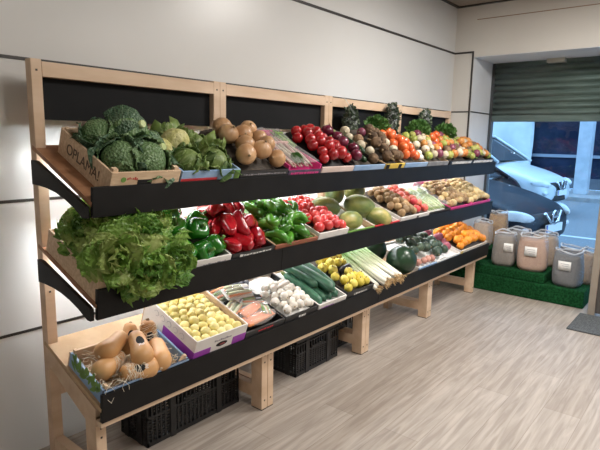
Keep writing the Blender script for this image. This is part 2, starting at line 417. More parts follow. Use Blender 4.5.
def fillmat(name, a, b, c): return pm(name, a, b, 70, .6, .35, 110, c3=c, lo=.3, hi=.66)
FILM = pm('clear sack film', (.72, .73, .74), (.80, .81, .82), 14, .15, .6, 30, alpha=.16)
def sack(name, label, loc, w, d, h, fill, rz=0, card=None, seed=1):
    g = random.Random(seed)
    t = thing(name, label, 'sack', T(loc) @ RZ(rz), 'clear sacks on the turf steps')
    ph = g.uniform(0, 6)
    def body(k, z0, z1, top, grow=0):
        def Fn(u, v):
            a = u * 2 * PI; z = z0 + (z1 - z0) * v
            ca, sa = math.cos(a), math.sin(a)
            e = .62
            x = math.copysign(abs(ca) ** e, ca) * (d / 2); y = math.copysign(abs(sa) ** e, sa) * (w / 2)
            f = 1 - .10 * (2 * z / h - .75) ** 2 + .025 * math.sin(3 * a + ph + 5 * z / h) + .012 * math.sin(7 * a + 20 * z + ph)
            if z < .04: f *= .80 + .2 * math.sqrt(z / .04)
            return Vector((x * (f + grow), y * (f + grow), z + (.012 * math.sin(2 * a + ph) + .006 * math.sin(5 * a)) * v))
        return Fn
    bm = nb(); vs = grid(bm, body(1, 0, h * .90, 0), 36, 14, closeu=True)
    bm.faces.new([vs[i][0] for i in range(36)])
    cv = bm.verts.new((0, 0, h * .88))
    for i in range(36): f = bm.faces.new((vs[i][14], vs[(i + 1) % 36][14], cv)); f.smooth = True
    obj('contents', bm, fill, t)
    bm = nb(); vs = grid(bm, body(1, .0, h, 0, .02), 36, 18, closeu=True)
    o = obj('film', bm, FILM, t, sheet=True)
    # rolled rim
    bm = nb(); Fn = body(1, 0, h, 0, .025)
    pts = [Fn(i / 30, 1) for i in range(31)]
    tube(bm, pts, [.007 + .002 * math.sin(i * 1.7) for i in range(31)], 7, cap=False)
    obj('rolled_rim', bm, pm('milky film', (.66, .67, .69), (.8, .8, .81), 30, .3, .4, 60, alpha=.6), t)
    if card:
        cy, cz, cw, chh = card
        bm = nb(); F2 = body(1, 0, h, 0, .06)
        def FC(u, v):
            y = (u - .5) * cw + cy; z = cz + (v - .5) * chh
            return Vector((-d / 2 * 1.09 + .02 * (2 * y / w) ** 2, y, z))
        grid(bm, FC, 4, 2); o = obj('price_card', bm, PAPER, t, sheet=True)
        s = o.modifiers.new('s', 'SOLIDIFY'); s.thickness = .002
        bm = nb()
        for k in range(3): box(bm, (-d / 2 * 1.09 - .0025, cy - cw * .35, cz - chh * .25 + k * chh * .22), (-d / 2 * 1.09 - .001, cy + cw * (.1 + .1 * k), cz - chh * .25 + k * chh * .22 + .004))
        obj('print', bm, GREYINK, o)
    return t
GREYB = fillmat('grey brown seed', (.15, .125, .10), (.24, .20, .165), (.30, .26, .21))
ORGB = fillmat('reddish brown seed', (.34, .19, .12), (.46, .28, .18), (.52, .34, .23))
DARKF = fillmat('dark pellets', (.045, .045, .05), (.09, .09, .095), (.16, .155, .15))
TANB = fillmat('tan nuts', (.28, .18, .11), (.48, .34, .22), (.6, .46, .32))
MIXF = fillmat('mixed yellow brown', (.20, .10, .05), (.50, .30, .10), (.62, .45, .2))

# ------------------------------------------------------------------ shelving unit
PY0, PY1 = -.1725, -.125           # posts front/back
XR = 4.06; XEND = 4.182
posts = [(0, .045), (.955, 1.0), (1.0, 1.045), (1.955, 2.0), (2.0, 2.045), (2.965, 3.0), (3.0, 3.04), (4.0, 4.045)]
legs = [(.0, .045), (.955, 1.0), (1.003, 1.048), (1.955, 2.0), (2.003, 2.048), (2.96, 3.0), (3.003, 3.045), (3.955, 4.0)]
unit = thing('display_shelf', 'long three tier pine display shelf with black fronts standing along the wall', 'shelf', T((0, 0, 0)))
SCREW = pm('screw steel', (.08, .07, .06), None, 5, .4, metal=.7)
for a, b in posts:
    po = bobj('post', (a + .0005, PY0, 0), (b - .0005, PY1, 1.768), PINE, unit, bev=.003)
    for z in (1.72, 1.38, .80): bobj('screw', ((a + b) / 2 - .004, PY0 - .0015, z), ((a + b) / 2 + .004, PY0 + .001, z + .008), SCREW, po)
bays = [(.045, .955), (1.045, 1.955), (2.045, 2.965), (3.04, 4.0)]
for a, b in bays:
    bobj('top_rail', (a, PY0, 1.700), (b, PY1, 1.760), PINE, unit, bev=.002)
    bobj('blackboard_panel', (a - .01, PY1 - .012, 1.530), (b + .01, PY1 - .002, 1.705), BLACKBOARD, unit)
SH = {}
LY = -.5424
def shelf(key, zf, zr, ft, fb, split, board_mat):
    y0, y1 = -.585, -.172
    a = math.atan2(zr - zf, y1 - y0); ln = math.hypot(zr - zf, y1 - y0)
    M = T((0, y0, zf)) @ RX(a); SH[key] = (M, a, ln)
    o = bobj('shelf_board', (0, -.008, -.018), (XEND, ln + .03, 0), board_mat, unit); o.matrix_basis = M
    sp = [0.0] + split + [XEND]
    for p, q in zip(sp, sp[1:]):
        bm = nb(); box(bm, (p + .001, -.017, -(ft - fb)), (q - .001, 0, 0), bev=.0015)
        o = obj('front_board', bm, BLACK, unit); o.matrix_basis = T((0, -.5862, ft)) @ RX(R(5))
shelf('top', 1.232, 1.414, 1.286, 1.173, [3.078], MELAM)
shelf('mid', .846, 1.003, .904, .783, [1.042], MELAM)
shelf('bot', .425, .571, .482, .362, [2.06], KRAFT)
for (zr0, zr1, zf0, zf1) in ((1.268, 1.366, 1.172, 1.214), (.858, .954, .782, .830)):
    for X in (-.014, 1.0, 2.0, 3.0, XEND - .006):
        out = [(-.172, zr1)] + [(-.172 - .02 * k, zr1 - .0006 * k * k) for k in (1, 2)] + [(-.583, zf1), (-.583, zf0)]
        n = 6
        for i in range(n + 1):
            t = i / n; y = -.56 + t * .388; z = zf0 + (zr0 - zf0) * (t ** .8) - .0 + .022 * math.sin(PI * t)
            out.append((y, z))
        if zr0 - zf0 > 0: pass
        bm = nb(); prism(bm, out, X - .008, X + .008); obj('side_bracket', bm, BLACK, unit)
# lower stand: front legs, sloping bearers, stretchers, front rail
for a, b in legs:
    lg = bobj('leg', (a, LY, .004), (b, LY + .08, .372), PINE, unit, bev=.003)
    bobj('leg_pad', (a + .001, LY + .001, 0), (b - .001, LY + .079, .004), BLACK, lg)
    for z in (.05, .27, .31): bobj('bolt', ((a + b) / 2 - .004, LY - .0015, z), ((a + b) / 2 + .004, LY + .001, z + .008), SCREW, lg)
    bm = nb(); prism(bm, [(LY + .0, .33), (LY, .372), (-.5853 + .04, .405), (PY0, .549), (PY0, .47), (LY + .08, .333)], a + .001, b - .001)
    obj('sloping_bearer', bm, PINE, unit)
    bobj('stretcher', (a + .002, LY + .08, .06), (b - .002, PY0, .13), PINE, unit, bev=.002)
bobj('front_rail', (0, -.5845, .338), (XEND, -.5435, .3615), PINE, unit, bev=.002)
bobj('rear_rail', (0.046, -.124, .30), (4.0, -.10, .37), PINE, unit, bev=.002)
# lamps under the shelves
LED = emit('led tube', (.88, .95, 1.0), 55)
for key, nm in (('top', 'slim white light tube under the top shelf'), ('mid', 'slim white light tube under the middle shelf')):
    M, a, ln = SH[key]
    t = thing('light_tube', nm, 'lamp', M @ T((0, .37, -.020)), 'light tubes under the shelves')
    bobj('housing', (.06, -.016, -.010), (4.10, .016, 0), WHITE, t)
    bobj('tube', (.06, -.011, -.022), (4.10, .011, -.0105), LED, t)

# ------------------------------------------------------------------ crates
def crate(shelf_key, x0, x1, h, name, label, mats, d=.40, y0=.012, base=.008, hb=None, lip=None, cat='crate', hs=None, t=.009):
    """open crate on a sloping shelf; mats = (front, side, back, inside base). Returns frame matrix (origin front left bottom) and size"""
    M, a, ln = SH[shelf_key]
    Mc = M @ T((x0, y0, .001)); w = x1 - x0
    o = thing(name, label, cat, Mc, 'produce crates on the shelves')
    hb = hb or h; hs = hs or h
    fm, sm, bmm, im = mats
    bobj('base', (t, t, 0), (w - t, d - t, base), im, o)
    bobj('front_panel', (0, 0, 0), (w, t, h), fm, o, bev=.0015)
    bobj('back_panel', (0, d - t, 0), (w, d, hb), bmm, o, bev=.0015)
    for sx in (0, w - t):
        bm = nb(); prism(bm, [(t, 0), (d - t, 0), (d - t, hs), (t, hs)], sx, sx + t); obj('side_panel', bm, sm, o)
    return Mc, w, d, o
def liner(o, w, d, fn, m=GAPSHADE, name='liner', t=.010):
    bm = nb()
    grid(bm, lambda u, v: Vector((t + .001 + u * (w - 2 * t - .002), t + .001 + v * (d - 2 * t - .002), fn(u, v))), 10, 10)
    obj(name, bm, m, o, sheet=True)

def heap(frame, key, build, r, what, cat, where, group, bed=.04, mound=.03, jit=.14, seed=1, rx0=None, rx1=None, sy=None, keep=None,
         flat=False, rows=None, rot_fn=None, ysq=1.0, linerm=GAPSHADE, back=0.0, addliner=True, zr=None, mix=None, variants=1, pack=.955):
    """one countable layer of fruit in rows over a mounded bed; rows run front to back"""
    Mc, w, d, o = frame; g = random.Random(seed)
    a = .011 if rx0 is None else rx0; b = w - .011 if rx1 is None else rx1
    y0, y1 = (.011, d - .011) if sy is None else sy
    dy = 2 * r * .87 * ysq * pack; nr = rows or max(1, int((y1 - y0 - 2 * r) / dy) + 1)
    fnb = lambda x, y: bed + mound * math.sin(PI * min(1, max(0, (x - a) / (b - a)))) ** .7 * (.55 + .45 * math.sin(PI * min(1, max(0, (y - y0) / (y1 - y0))) ** .8)) + back * (y - y0) / (y1 - y0)
    if addliner: liner(o, w, d, lambda u, v: max(.009, fnb(u * w, v * d) - .004 if a - .01 <= u * w <= b + .01 else bed * .8), linerm)
    for i in range(nr):
        yy = y0 + r + i * dy
        off = 0 if i % 2 == 0 else r * pack
        n = int((b - a - 2 * r - off + 1e-6) / (2 * r * pack)) + 1
        slack = (b - a - 2 * r - off - (n - 1) * 2 * r * pack) if n > 1 else 0
        st = (2 * r * pack) + (slack * .9 / (n - 1) if n > 1 else 0)
        for k in range(n):
            x = a + r + off + k * st + g.uniform(-1, 1) * jit * r; y = yy + g.uniform(-1, 1) * jit * r
            s = g.uniform(.90, 1.08)
            z = fnb(x, y) + (zr or r) * s + g.uniform(-.05, .28) * r
            rm = rot_fn(g) if rot_fn else rot(g)
            if keep and not keep(x, y): continue
            row = 'front' if i == 0 else ('back' if i == nr - 1 and nr > 1 else ORD[i])
            lab = f'{what}, {ORD[k]} from left, {row} row of {where}'
            kk, bb, ww, cc, mk, gg = key, build, what, cat, rm, group
            if mix:
                kk, bb, ww, cc = g.choices(mix, [q[4] for q in mix])[0][:4]; lab = lab.replace(what, ww, 1); gg = ww.split(' in ')[0] + ' ' + group
            spawn(kk + (str(g.randrange(variants)) if variants > 1 else ''), bb, Mc @ T((x, y, z)) @ rm @ SCL(s), lab, cc, gg)
def put(frame, key, build, pos, M, label, cat, group=None, s=1):
    return spawn(key, build, frame[0] @ T(pos) @ M @ SCL(s), label, cat, group)

# ------------------------------------------------------------------ produce builders (each returns a thing)
def one(name, bm, m, sheet=False, smooth=None): return obj(name, bm, m, sheet=sheet, smooth=smooth)
def mk_ball(name, r, m, amp=.0, squash=1, fq=3, seg=18, rings=11, dimple=0, ribs=0, parts=None):
    def f():
        bm = nb()
        def fn(dv, th):
            k = 1 + amp * noise.noise(dv * fq)
            if ribs: k *= 1 + .03 * math.cos(ribs * th) * (1 - dv.z ** 2) ** .5
            if dimple: k *= 1 - dimple * math.exp(-((1 - abs(dv.z)) / .07) ** 2 if dv.z > 0 else -50)
            return k
        ell(bm, r, r, r * squash, seg, rings, fn)
        o = one(name, bm, m)
        if parts: parts(o, r)
        return o
    return f
def p_stem(m, rad, ln, z0, name='stem', bend=.3):
    def f(o, r):
        bm = nb(); tube(bm, [(0, 0, r * z0), (ln * bend * .3, 0, r * z0 + ln * .5), (ln * bend, 0, r * z0 + ln)], [rad * 1.4, rad, rad * 1.1], 7)
        obj(name, bm, m, o)
    return f
def p_calyx(m, z0, sz):
    def f(o, r):
        bm = nb()
        for k in range(5):
            leaf(bm, T((0, 0, r * z0)) @ RZ(k * 2 * PI / 5) @ RX(-PI / 2 * .9), r * sz, r * .16, -.5, .1, 0, nu=4, nv=2, shape=.3)
        obj('calyx', bm, m, o, sheet=True)
    return f
ONION = pm('onion skin', (.42, .23, .11), (.60, .37, .19), 5, .38, .1, 30, .15, stretch=(3, 3, .5), c3=(.68, .48, .28))
REDON = pm('red onion skin', (.10, .008, .025), (.20, .02, .055), 6, .25, .05, 30, .2, stretch=(3, 3, .6), coat=.2)
TOM = pm('tomato skin', (.33, .008, .012), (.44, .018, .018), 4, .22, vary=.15, coat=.3)
TOMB = pm('bright tomato skin', (.58, .03, .03), (.68, .07, .055), 5, .25, vary=.12, coat=.3)
ORTOM = pm('orange red skin', (.62, .09, .02), (.74, .17, .04), 4, .3, vary=.12, coat=.2)
KIWI = pm('kiwi skin', (.25, .15, .065), (.42, .28, .14), 30, .6, .25, 140, .3)
YKIWI = pm('golden kiwi skin', (.48, .34, .15), (.64, .50, .26), 20, .55, .15, 140, .25)
APPLE = pm('pink apple skin', (.62, .05, .07), (.72, .22, .12), 6, .3, vary=.2, coat=.2, c3=(.75, .42, .2))
ORANGE = pm('orange peel', (.78, .25, .012), (.85, .33, .02), 5, .42, .35, 190, .08)
LEMON = pm('lemon peel', (.74, .62, .20), (.82, .73, .34), 7, .42, .25, 120, .1)
QUINCE = pm('quince skin', (.68, .54, .06), (.76, .64, .14), 7, .45, .1, 40, .1)
AVO = pm('avocado skin', (.03, .055, .035), (.075, .115, .07), 18, .42, .5, 90, .2)
WMEL = pm('watermelon rind', (.008, .028, .014), (.018, .05, .022), 4, .3, .03, 30, .1)
SWEET = pm('sweet potato skin', (.30, .06, .09), (.42, .11, .14), 14, .6, .3, 40, .15)
ZUC = pm('courgette skin', (.03, .105, .06), (.065, .18, .11), 22, .35, .05, 60, .2, stretch=(3, 3, .6))
CUC = pm('cucumber skin', (.008, .035, .012), (.02, .06, .02), 20, .35, .4, 90, .2)
GPEP = pm('green pepper skin', (.012, .12, .008), (.03, .21, .015), 4, .2, vary=.2, coat=.5)
RPEP = pm('red pepper skin', (.36, .006, .016), (.48, .012, .02), 4, .2, vary=.15, coat=.5)
IPEP = pm('light green pepper skin', (.06, .24, .02), (.13, .36, .035), 6, .26, vary=.2, coat=.35)
GARLIC = pm('garlic skin', (.74, .69, .60), (.86, .82, .75), 20, .6, .3, 60, .06, c3=(.7, .55, .6))
BEET = pm('earthy root skin', (.10, .06, .035), (.24, .15, .085), 20, .9, .7, 50, .25)
TURNIP = pm('turnip skin', (.50, .42, .29), (.66, .58, .44), 9, .5, .1, 40, .06)
PTURN = pm('purple turnip skin', (.15, .03, .06), (.25, .06, .10), 5, .4, .1, 30, .15)
GOURD = pm('green yellow gourd skin', (.28, .32, .06), (.50, .46, .14), 7, .45, .1, 40, .2)
ORGOURD = pm('orange gourd skin', (.52, .17, .035), (.62, .30, .08), 6, .45, .1, 40, .15)
SQUASH = pm('butternut skin', (.56, .29, .11), (.66, .38, .17), 5, .42, .05, 30, .08)
MELON = melonmat('green melon rind', (.10, .15, .04), (.27, .29, .08), (.52, .43, .14))
SHALLOT = pm('pink shallot skin', (.50, .22, .17), (.64, .36, .29), 8, .4, .1, 40, .15)
CURD = pm('cream yellow curd', (.52, .50, .18), (.70, .66, .34), 30, .7, .8, 60, .1)
SAVOY = leafmat('savoy leaf', (.085, .17, .06), (.17, .28, .11), (.40, .52, .30), veins=7, crinkle=85, cb=.8, vein=.5, trans=.12, ribw=.09)
SAVOYD = leafmat('outer savoy leaf', (.055, .125, .065), (.12, .21, .11), (.34, .46, .29), veins=6, crinkle=85, cb=.8, vein=.45, trans=.1, ribw=.09)
CALEAF = leafmat('cauliflower leaf', (.14, .23, .05), (.26, .36, .10), (.52, .58, .30), veins=6, crinkle=40, cb=.4, ribw=.2, vein=.4)
CALEAF2 = leafmat('darker cauliflower leaf', (.07, .15, .04), (.16, .25, .07), (.42, .50, .24), veins=6, crinkle=40, cb=.4, ribw=.2, vein=.4)
LETT = leafmat('lettuce leaf', (.16, .33, .045), (.34, .54, .11), (.42, .56, .18), veins=7, crinkle=55, cb=.5, vein=.2, trans=.3, rough=.38)
LETTD = leafmat('deep lettuce leaf', (.075, .21, .03), (.20, .40, .07), (.34, .48, .14), veins=7, crinkle=55, cb=.5, vein=.2, trans=.3, rough=.38)
LETTY = leafmat('pale lettuce leaf', (.32, .46, .10), (.54, .63, .22), (.55, .62, .25), veins=7, crinkle=55, cb=.4, vein=.2, trans=.3, rough=.4)
PARS = leafmat('parsley leaf', (.05, .15, .03), (.13, .27, .06), (.2, .36, .1), crinkle=80, cb=.2)
BAY = leafmat('dry herb leaf', (.06, .10, .06), (.15, .19, .12), (.28, .30, .2), crinkle=50, cb=.2)
LEEKM = None

def lathe_bm(prof, seg=16, lobes=0, lamp=0, bend=0, ph=0):
    bm = nb()
    n = len(prof) - 1
    def Fn(u, v):
        i = min(n - 1, int(v * n)); t = v * n - i
        r = prof[i][0] * (1 - t) + prof[i + 1][0] * t; z = prof[i][1] * (1 - t) + prof[i + 1][1] * t
        a = u * 2 * PI; k = 1 + lamp * math.cos(lobes * a + ph) if lobes else 1
        return Vector((r * k * math.cos(a) + bend * z * z, r * k * math.sin(a), z))
    vs = grid(bm, Fn, seg, n, closeu=True)
    bmesh.ops.remove_doubles(bm, verts=bm.verts, dist=1e-5)
    return bm
def mk_onion(m, r, name='onion', neck=DRY):
    def f():
        pr = [(0, -.86), (.25, -.85), (.6, -.68), (.88, -.33), (1, .02), (.93, .36), (.70, .66), (.40, .84), (.17, .93), (.10, 1.02), (0, 1.04)]
        o = one(name, lathe_bm([(a * r, b * r) for a, b in pr], 18), m)
        bm = nb()
        tube(bm, [(0, 0, r * .98), (r * .05, 0, r * 1.10), (r * .12, 0, r * 1.18)], [r * .13, r * .09, r * .04], 7); obj('neck', bm, neck, o)
        bm = nb(); tube(bm, [(0, 0, -r * .92), (0, 0, -r * .82)], [r * .16, r * .24], 8); obj('root', bm, DRY, o)
        return o
    return f
def mk_bell():
    pr = [(0, -.95), (.3, -1.0), (.62, -.92), (.85, -.6), (.95, -.1), (1.0, .35), (.93, .7), (.68, .9), (.35, .86), (.12, .74), (0, .72)]
    r = .046
    o = one('green_pepper', lathe_bm([(a * r, b * r * 1.15) for a, b in pr], 24, 4, .085), GPEP)
    p_stem(STEM, .006, .03, .85)(o, r)
    return o
def mk_redpep():
    r = .040
    pr = [(0, -1.7), (.22, -1.72), (.5, -1.5), (.72, -.9), (.86, -.2), (1.0, .5), (.95, .85), (.66, 1.08), (.3, 1.02), (.1, .9), (0, .88)]
    bm = lathe_bm([(a * r, b * r * 1.1) for a, b in pr], 24, 4, .09, 1.6)
    for v in bm.verts: q = noise.noise(v.co * 22); v.co += Vector((q * .007, -q * .006, 0)) + Vector((.012 * math.sin(v.co.z * 30), 0, 0))
    o = one('red_pepper', bm, RPEP)
    p_stem(STEM, .006, .035, 1.0)(o, r)
    return o
def mk_longpep(k):
    def f():
        g = random.Random(k)
        L = .17; pts = []; rad = []; b1, b2 = g.uniform(-.05, .05), g.uniform(-.03, .03)
        for i in range(11):
            t = i / 10; pts.append((b1 * math.sin(t * PI), b2 * math.sin(t * 2 * PI), (t - .5) * L))
            rad.append(.0025 + .0235 * (math.sin(min(1, t * 1.12 + .03) * PI * .62) ** .9 if t < .93 else .93 - 6 * (t - .93)))
        bm = nb(); tube(bm, pts, rad, 12)
        for v in bm.verts:
            n = noise.noise(v.co * 40 + Vector((k, 0, 0))); v.co += Vector((n, -n, 0)) * .003
        o = one('green_chili_pepper', bm, IPEP)
        bm = nb(); tube(bm, [(0, 0, L * .46), (.004, 0, L * .53), (.014, 0, L * .63)], [.008, .004, .0045], 7); obj('stem', bm, STEM, o)
        return o
    return f
def mk_long(name, m, L, r, bend, stem=True, taper=.75, seg=14):
    def f():
        pts = []; rad = []
        for i in range(15):
            t = i / 14; pts.append((bend * math.sin(t * PI), 0, (t - .5) * L))
            e = min(1, math.sin(min(t, 1 - t) / .10 * PI / 2) if min(t, 1 - t) < .10 else 1)
            rad.append(max(.004, r * e * (taper + (1 - taper) * (1 - t))))
        bm = nb(); tube(bm, pts, rad, seg)
        o = one(name, bm, m)
        if stem:
            bm = nb(); tube(bm, [(0, 0, L * .48), (0, 0, L * .5 + .016)], [r * .42, r * .34], 6); obj('stem', bm, pm('cut stem', (.35, .42, .16), None, 20, .6), o)
        return o
    return f
def mk_butternut():
    pr = [(0, -1.0), (.16, -.99), (.42, -.93), (.64, -.74), (.70, -.5), (.67, -.25), (.60, .0), (.55, .3), (.53, .6), (.49, .82), (.36, .95), (.16, 1.0), (0, .99)]
    r = .088
    return lathe_bm([(a * r, b * r * 1.22) for a, b in pr], 22, 0, 0, .9), r
def squash(label, frame, pos, d, sticker=0, sleeve=False, s=1.0, spin=0):
    bm, r = mk_butternut(); o = one('butternut_squash', bm, SQUASH)
    o.matrix_basis = frame[0] @ T(pos) @ align(d) @ RZ(spin) @ SCL(s)
    tag(o, label, 'squash', 'butternut squashes in the crate')
    bm = nb(); tube(bm, [(.01, 0, r * 1.2), (.014, 0, r * 1.33)], [.013, .010], 7); obj('stem', bm, DRY, o)
    bm = nb(); tube(bm, [(.009, 0, -r * 1.245), (.009, 0, -r * 1.215)], [.006, .009], 7); obj('blossom_scar', bm, pm('pale scar', (.75, .62, .45)), o)
    lc = o.matrix_basis.inverted() @ C0; sticker = math.atan2(lc.y, lc.x) + .25 if sticker else 0
    def surf(az, z, k):
        i = z / (r * 1.22); pr = [(-1, 0), (-.93, .42), (-.74, .64), (-.5, .70), (-.25, .67), (0, .60), (.3, .55), (.6, .53), (.82, .49), (1, 0)]
        for (a, ra), (b, rb) in zip(pr, pr[1:]):
            if a <= i <= b: rr = ra + (rb - ra) * (i - a) / (b - a); break
        return Vector((rr * r * k * math.cos(az) + .9 * z * z, rr * r * k * math.sin(az), z))
    if sticker:
        bm = nb()
        grid(bm, lambda u, v: surf(sticker + .45 * v * math.cos(u * 2 * PI) , .018 + .030 * v * math.sin(u * 2 * PI), 1.012), 20, 4)
        st = obj('sticker', bm, INK, o, sheet=True, label='black oval sticker')
        bm = nb()
        for k in range(5): grid(bm, lambda u, v, k=k: surf(sticker - .26 + .11 * k + .06 * u, -.026 + .014 * v + .004 * math.sin(k * 2), 1.02), 2, 2)
        obj('print', bm, PAPER, st, sheet=True)
    if sleeve:
        bm = nb(); g = random.Random(3)
        for k in range(80):
            az = g.uniform(0, 6.28); z = g.uniform(.0, .09); da = g.uniform(.6, 1.8); dz = g.uniform(-.04, .04)
            tube(bm, [surf(az + da * i / 7, max(-.06, min(.10, z + dz * i / 7)), 1.04 + g.uniform(0, .10)) for i in range(8)], .0012, 4)
        obj('wood_wool_sleeve', bm, STRAW, o)
    return o

def mk_leafhead(name, heart_r, leaves, mats, stump=True, L=.2, heart_m=None, seed=1, bumpy=0):
    """round leafy head: heart plus wrapped outer leaves (each a part)"""
    g = random.Random(seed)
    bm = nb()
    ell(bm, heart_r, heart_r, heart_r * .92, 24, 16, lambda d, th: 1 + .05 * noise.noise(d * 5) + bumpy * abs(noise.noise(d * 9)))
    ul = bm.loops.layers.uv.active
    for f in bm.faces:
        for l in f.loops:
            c = l.vert.co / heart_r; l[ul].uv = (((math.atan2(c.y, c.x) * 4 / 3.14) % 2) - 1, c.z * .5 + .5)
    o = one(name, bm, heart_m or mats[0])
    for k, (rr, p0, p1, wa, fl, rf) in enumerate(leaves):
        bm = nb()
        wrapleaf(bm, heart_r * rr, k * 2.399 + g.uniform(-.2, .2), p0, p1 * g.uniform(.9, 1.08), wa * g.uniform(.9, 1.1), fl * g.uniform(.5, 1.4), rf, seed * 31 + k)
        ob = obj('outer_leaf', bm, mats[k % len(mats)], o, sheet=True)
        s = ob.modifiers.new('s', 'SOLIDIFY'); s.thickness = .0022
    if stump:
        bm = nb(); cyl(bm, (0, 0, -heart_r * 1.42), .019, heart_r * .5, 10, .024); obj('cut_stump', bm, pm('cut stump', (.42, .50, .20), (.52, .60, .30), 20, .5), o)
    return o
def mk_savoy(seed):
    def f():
        lv = [(1.03 + .012 * k, .15, 2.5, 1.05, .10, .004) for k in range(4)] + [(1.10 + .02 * k, .12, 1.95, 1.25, .16, .006) for k in range(6)]
        return mk_leafhead('savoy_cabbage', .082, lv, [SAVOY, SAVOYD], True, seed=seed)
    return f
def mk_cauli(seed):
    def f():
        lv = [(1.04 + .02 * k, .15, 1.75, .8, .25, .006) for k in range(5)] + [(1.14 + .02 * k, .12, 1.6, .9, .45, .008) for k in range(4)]
        return mk_leafhead('cauliflower', .062, lv, [CALEAF], True, seed=seed, heart_m=CURD, bumpy=.14)
    return f
def mk_conehead(seed):
    def f():
        lv = [(1.03 + .015 * k, .15, 2.6, .75, .12, .004) for k in range(6)] + [(1.12 + .02 * k, .12, 2.1, .9, .35, .007) for k in range(5)]
        return mk_leafhead('leafy_cauliflower', .062, lv, [CALEAF, CALEAF2], True, seed=seed, heart_m=CALEAF, bumpy=.05)
    return f
def mk_lettuce(seed, mats):
    def f():
        g = random.Random(seed); o = None
        layers = [(7, 10, .13, .050, .2), (8, 28, .16, .062, .5), (9, 50, .175, .070, .8), (9, 74, .18, .075, .9)]
        bms = [nb() for _ in mats]; kk = 0
        for n, tilt, L, W, curl in layers:
            for k in range(n):
                az = kk * 2.399 + g.uniform(-.25, .25); kk += 1
                leaf(bms[kk % len(mats)], RZ(az) @ RX(R(tilt + g.uniform(-9, 9))) @ T((0, 0, .015)), L * g.uniform(.85, 1.12), W * g.uniform(.85, 1.15), -curl * g.uniform(.6, 1.3), g.uniform(-.1, .3), .013, g.choice([5, 6, 7]), 22, 16, seed * 77 + kk, .45, .35)
        o = one('lettuce', bms[0], mats[0], sheet=True)
        for b_, m_ in zip(bms[1:], mats[1:]): obj('leaves', b_, m_, o, sheet=True)
        bm = nb(); cyl(bm, (0, 0, -.035), .016, .06, 10, .022); obj('stump', bm, pm('pale stump', (.55, .6, .35)), o)
        return o
    return f
def clump(bm, n, box3, lsz, seed, up=.5, fold=.4):
    g = random.Random(seed)
    for k in range(n):
        p = Vector((g.gauss(0, 1), g.gauss(0, 1), g.gauss(0, 1))); p = p.normalized() * g.uniform(.55, 1) ** .5
        p = Vector((p.x * box3[0], p.y * box3[1], p.z * box3[2]))
        d = (p.normalized() + Vector((g.uniform(-.6, .6), g.uniform(-.6, .6), g.uniform(-.3, .6) + up))).normalized()
        leaf(bm, T(p) @ align(d) @ RZ(g.uniform(0, 6.28)), lsz * g.uniform(.7, 1.3), lsz * .42 * g.uniform(.8, 1.2), g.uniform(-.9, .9), .2, lsz * .10, 3, 3, 4, k, .5, .15)

# ================================================================== TOP SHELF
def lying(g):   # lying fruit, axis roughly along the slope
    return RZ(g.uniform(-.5, .5)) @ RX(PI / 2 + g.uniform(-.25, .25)) @ RZ(g.uniform(0, 6.28))
def upr(g): return RZ(g.uniform(0, 6.28)) @ RX(g.uniform(-.5, .5)) @ RY(g.uniform(-.5, .5))
def sideways(g): return RZ(g.uniform(0, 6.28)) @ RX(PI / 2 + g.uniform(-.3, .3))

f = crate('top', .072, .385, .105, 'wooden_crate', 'pale wooden crate of savoy cabbages at the top shelf end, lettering on its side', (CRATE_WOOD, CRATE_WOOD, CRATE_WOOD, CRATE_WOOD), hb=.11)
for yy in (.009, .371):
    for xx in (.009, .284): bobj('corner_block', (xx, yy, .008), (xx + .02, yy + .02, .115), CRATE_WOOD, f[3])
sp = [c for c in f[3].children if c.name.startswith('side_panel')][0]
def lettering(txt, size, M, m, parent, name='lettering'):
    cu = bpy.data.curves.new(name, 'FONT'); cu.body = txt; cu.size = size; cu.extrude = .0006; cu.align_x = 'CENTER'
    tmp = bpy.data.objects.new(name, cu); COL.objects.link(tmp)
    me = bpy.data.meshes.new_from_object(tmp.evaluated_get(bpy.context.evaluated_depsgraph_get())); bpy.data.objects.remove(tmp)
    me.materials.clear(); me.materials.append(m)
    o = bpy.data.objects.new(name, me); COL.objects.link(o); o.parent = parent; o.matrix_basis = M; return o
lettering('OPLAMA!', .062, T((-.0008, .205, .030)) @ RZ(-PI / 2) @ RX(PI / 2), pm('brown ink', (.10, .06, .035)), sp)
fp = [c for c in f[3].children if c.name.startswith('front_panel')][0]
bm = nb(); box(bm, (.115, -.0016, .05), (.18, -.0002, .072)); obj('black_label', bm, INK, fp)
bm = nb(); cyl(bm, (0, 0, 0), .011, .001, 14); o = obj('leaf_mark', bm, GREENC, fp); o.matrix_basis = T((.052, -.0003, .075)) @ RX(PI / 2)
bm = nb()
for k in range(6): box(bm, (.068 + .008 * k, -.0012, .074 + .003 * math.sin(k)), (.073 + .008 * k, -.0002, .082 + .003 * math.sin(k * 2)))
obj('print', bm, REDINK, fp)
liner(f[3], f[1], f[2], lambda u, v: .015 + .01 * v, KRAFT)
for k, (p, d, lab) in enumerate([
    ((.10, .115, .105), (-.35, -.45, .8), 'front left savoy cabbage in the wooden crate, wrinkled blue green leaves outward'),
    ((.205, .100, .105), (.05, -.62, .78), 'front savoy cabbage in the middle of the wooden crate, veined leaf facing out'),
    ((.10, .285, .125), (-.3, .2, .9), 'rear savoy cabbage by the wooden post, dark outer leaves'),
    ((.200, .255, .170), (-.2, .75, -.62), 'savoy cabbage on top of the heap with its pale cut stump facing out'),
    ((.255, .175, .115), (-.3, .8, -.55), 'savoy cabbage on the right of its crate with cut stump towards the room')]):
    put(f, 'savoy%d' % (k % 3), mk_savoy(k % 3 + 2), p, align(d) @ RZ(k * 1.3), lab, 'cabbage', 'savoy cabbages in the wooden crate', s=(.9, 1.02, .9, .80, .78)[k])

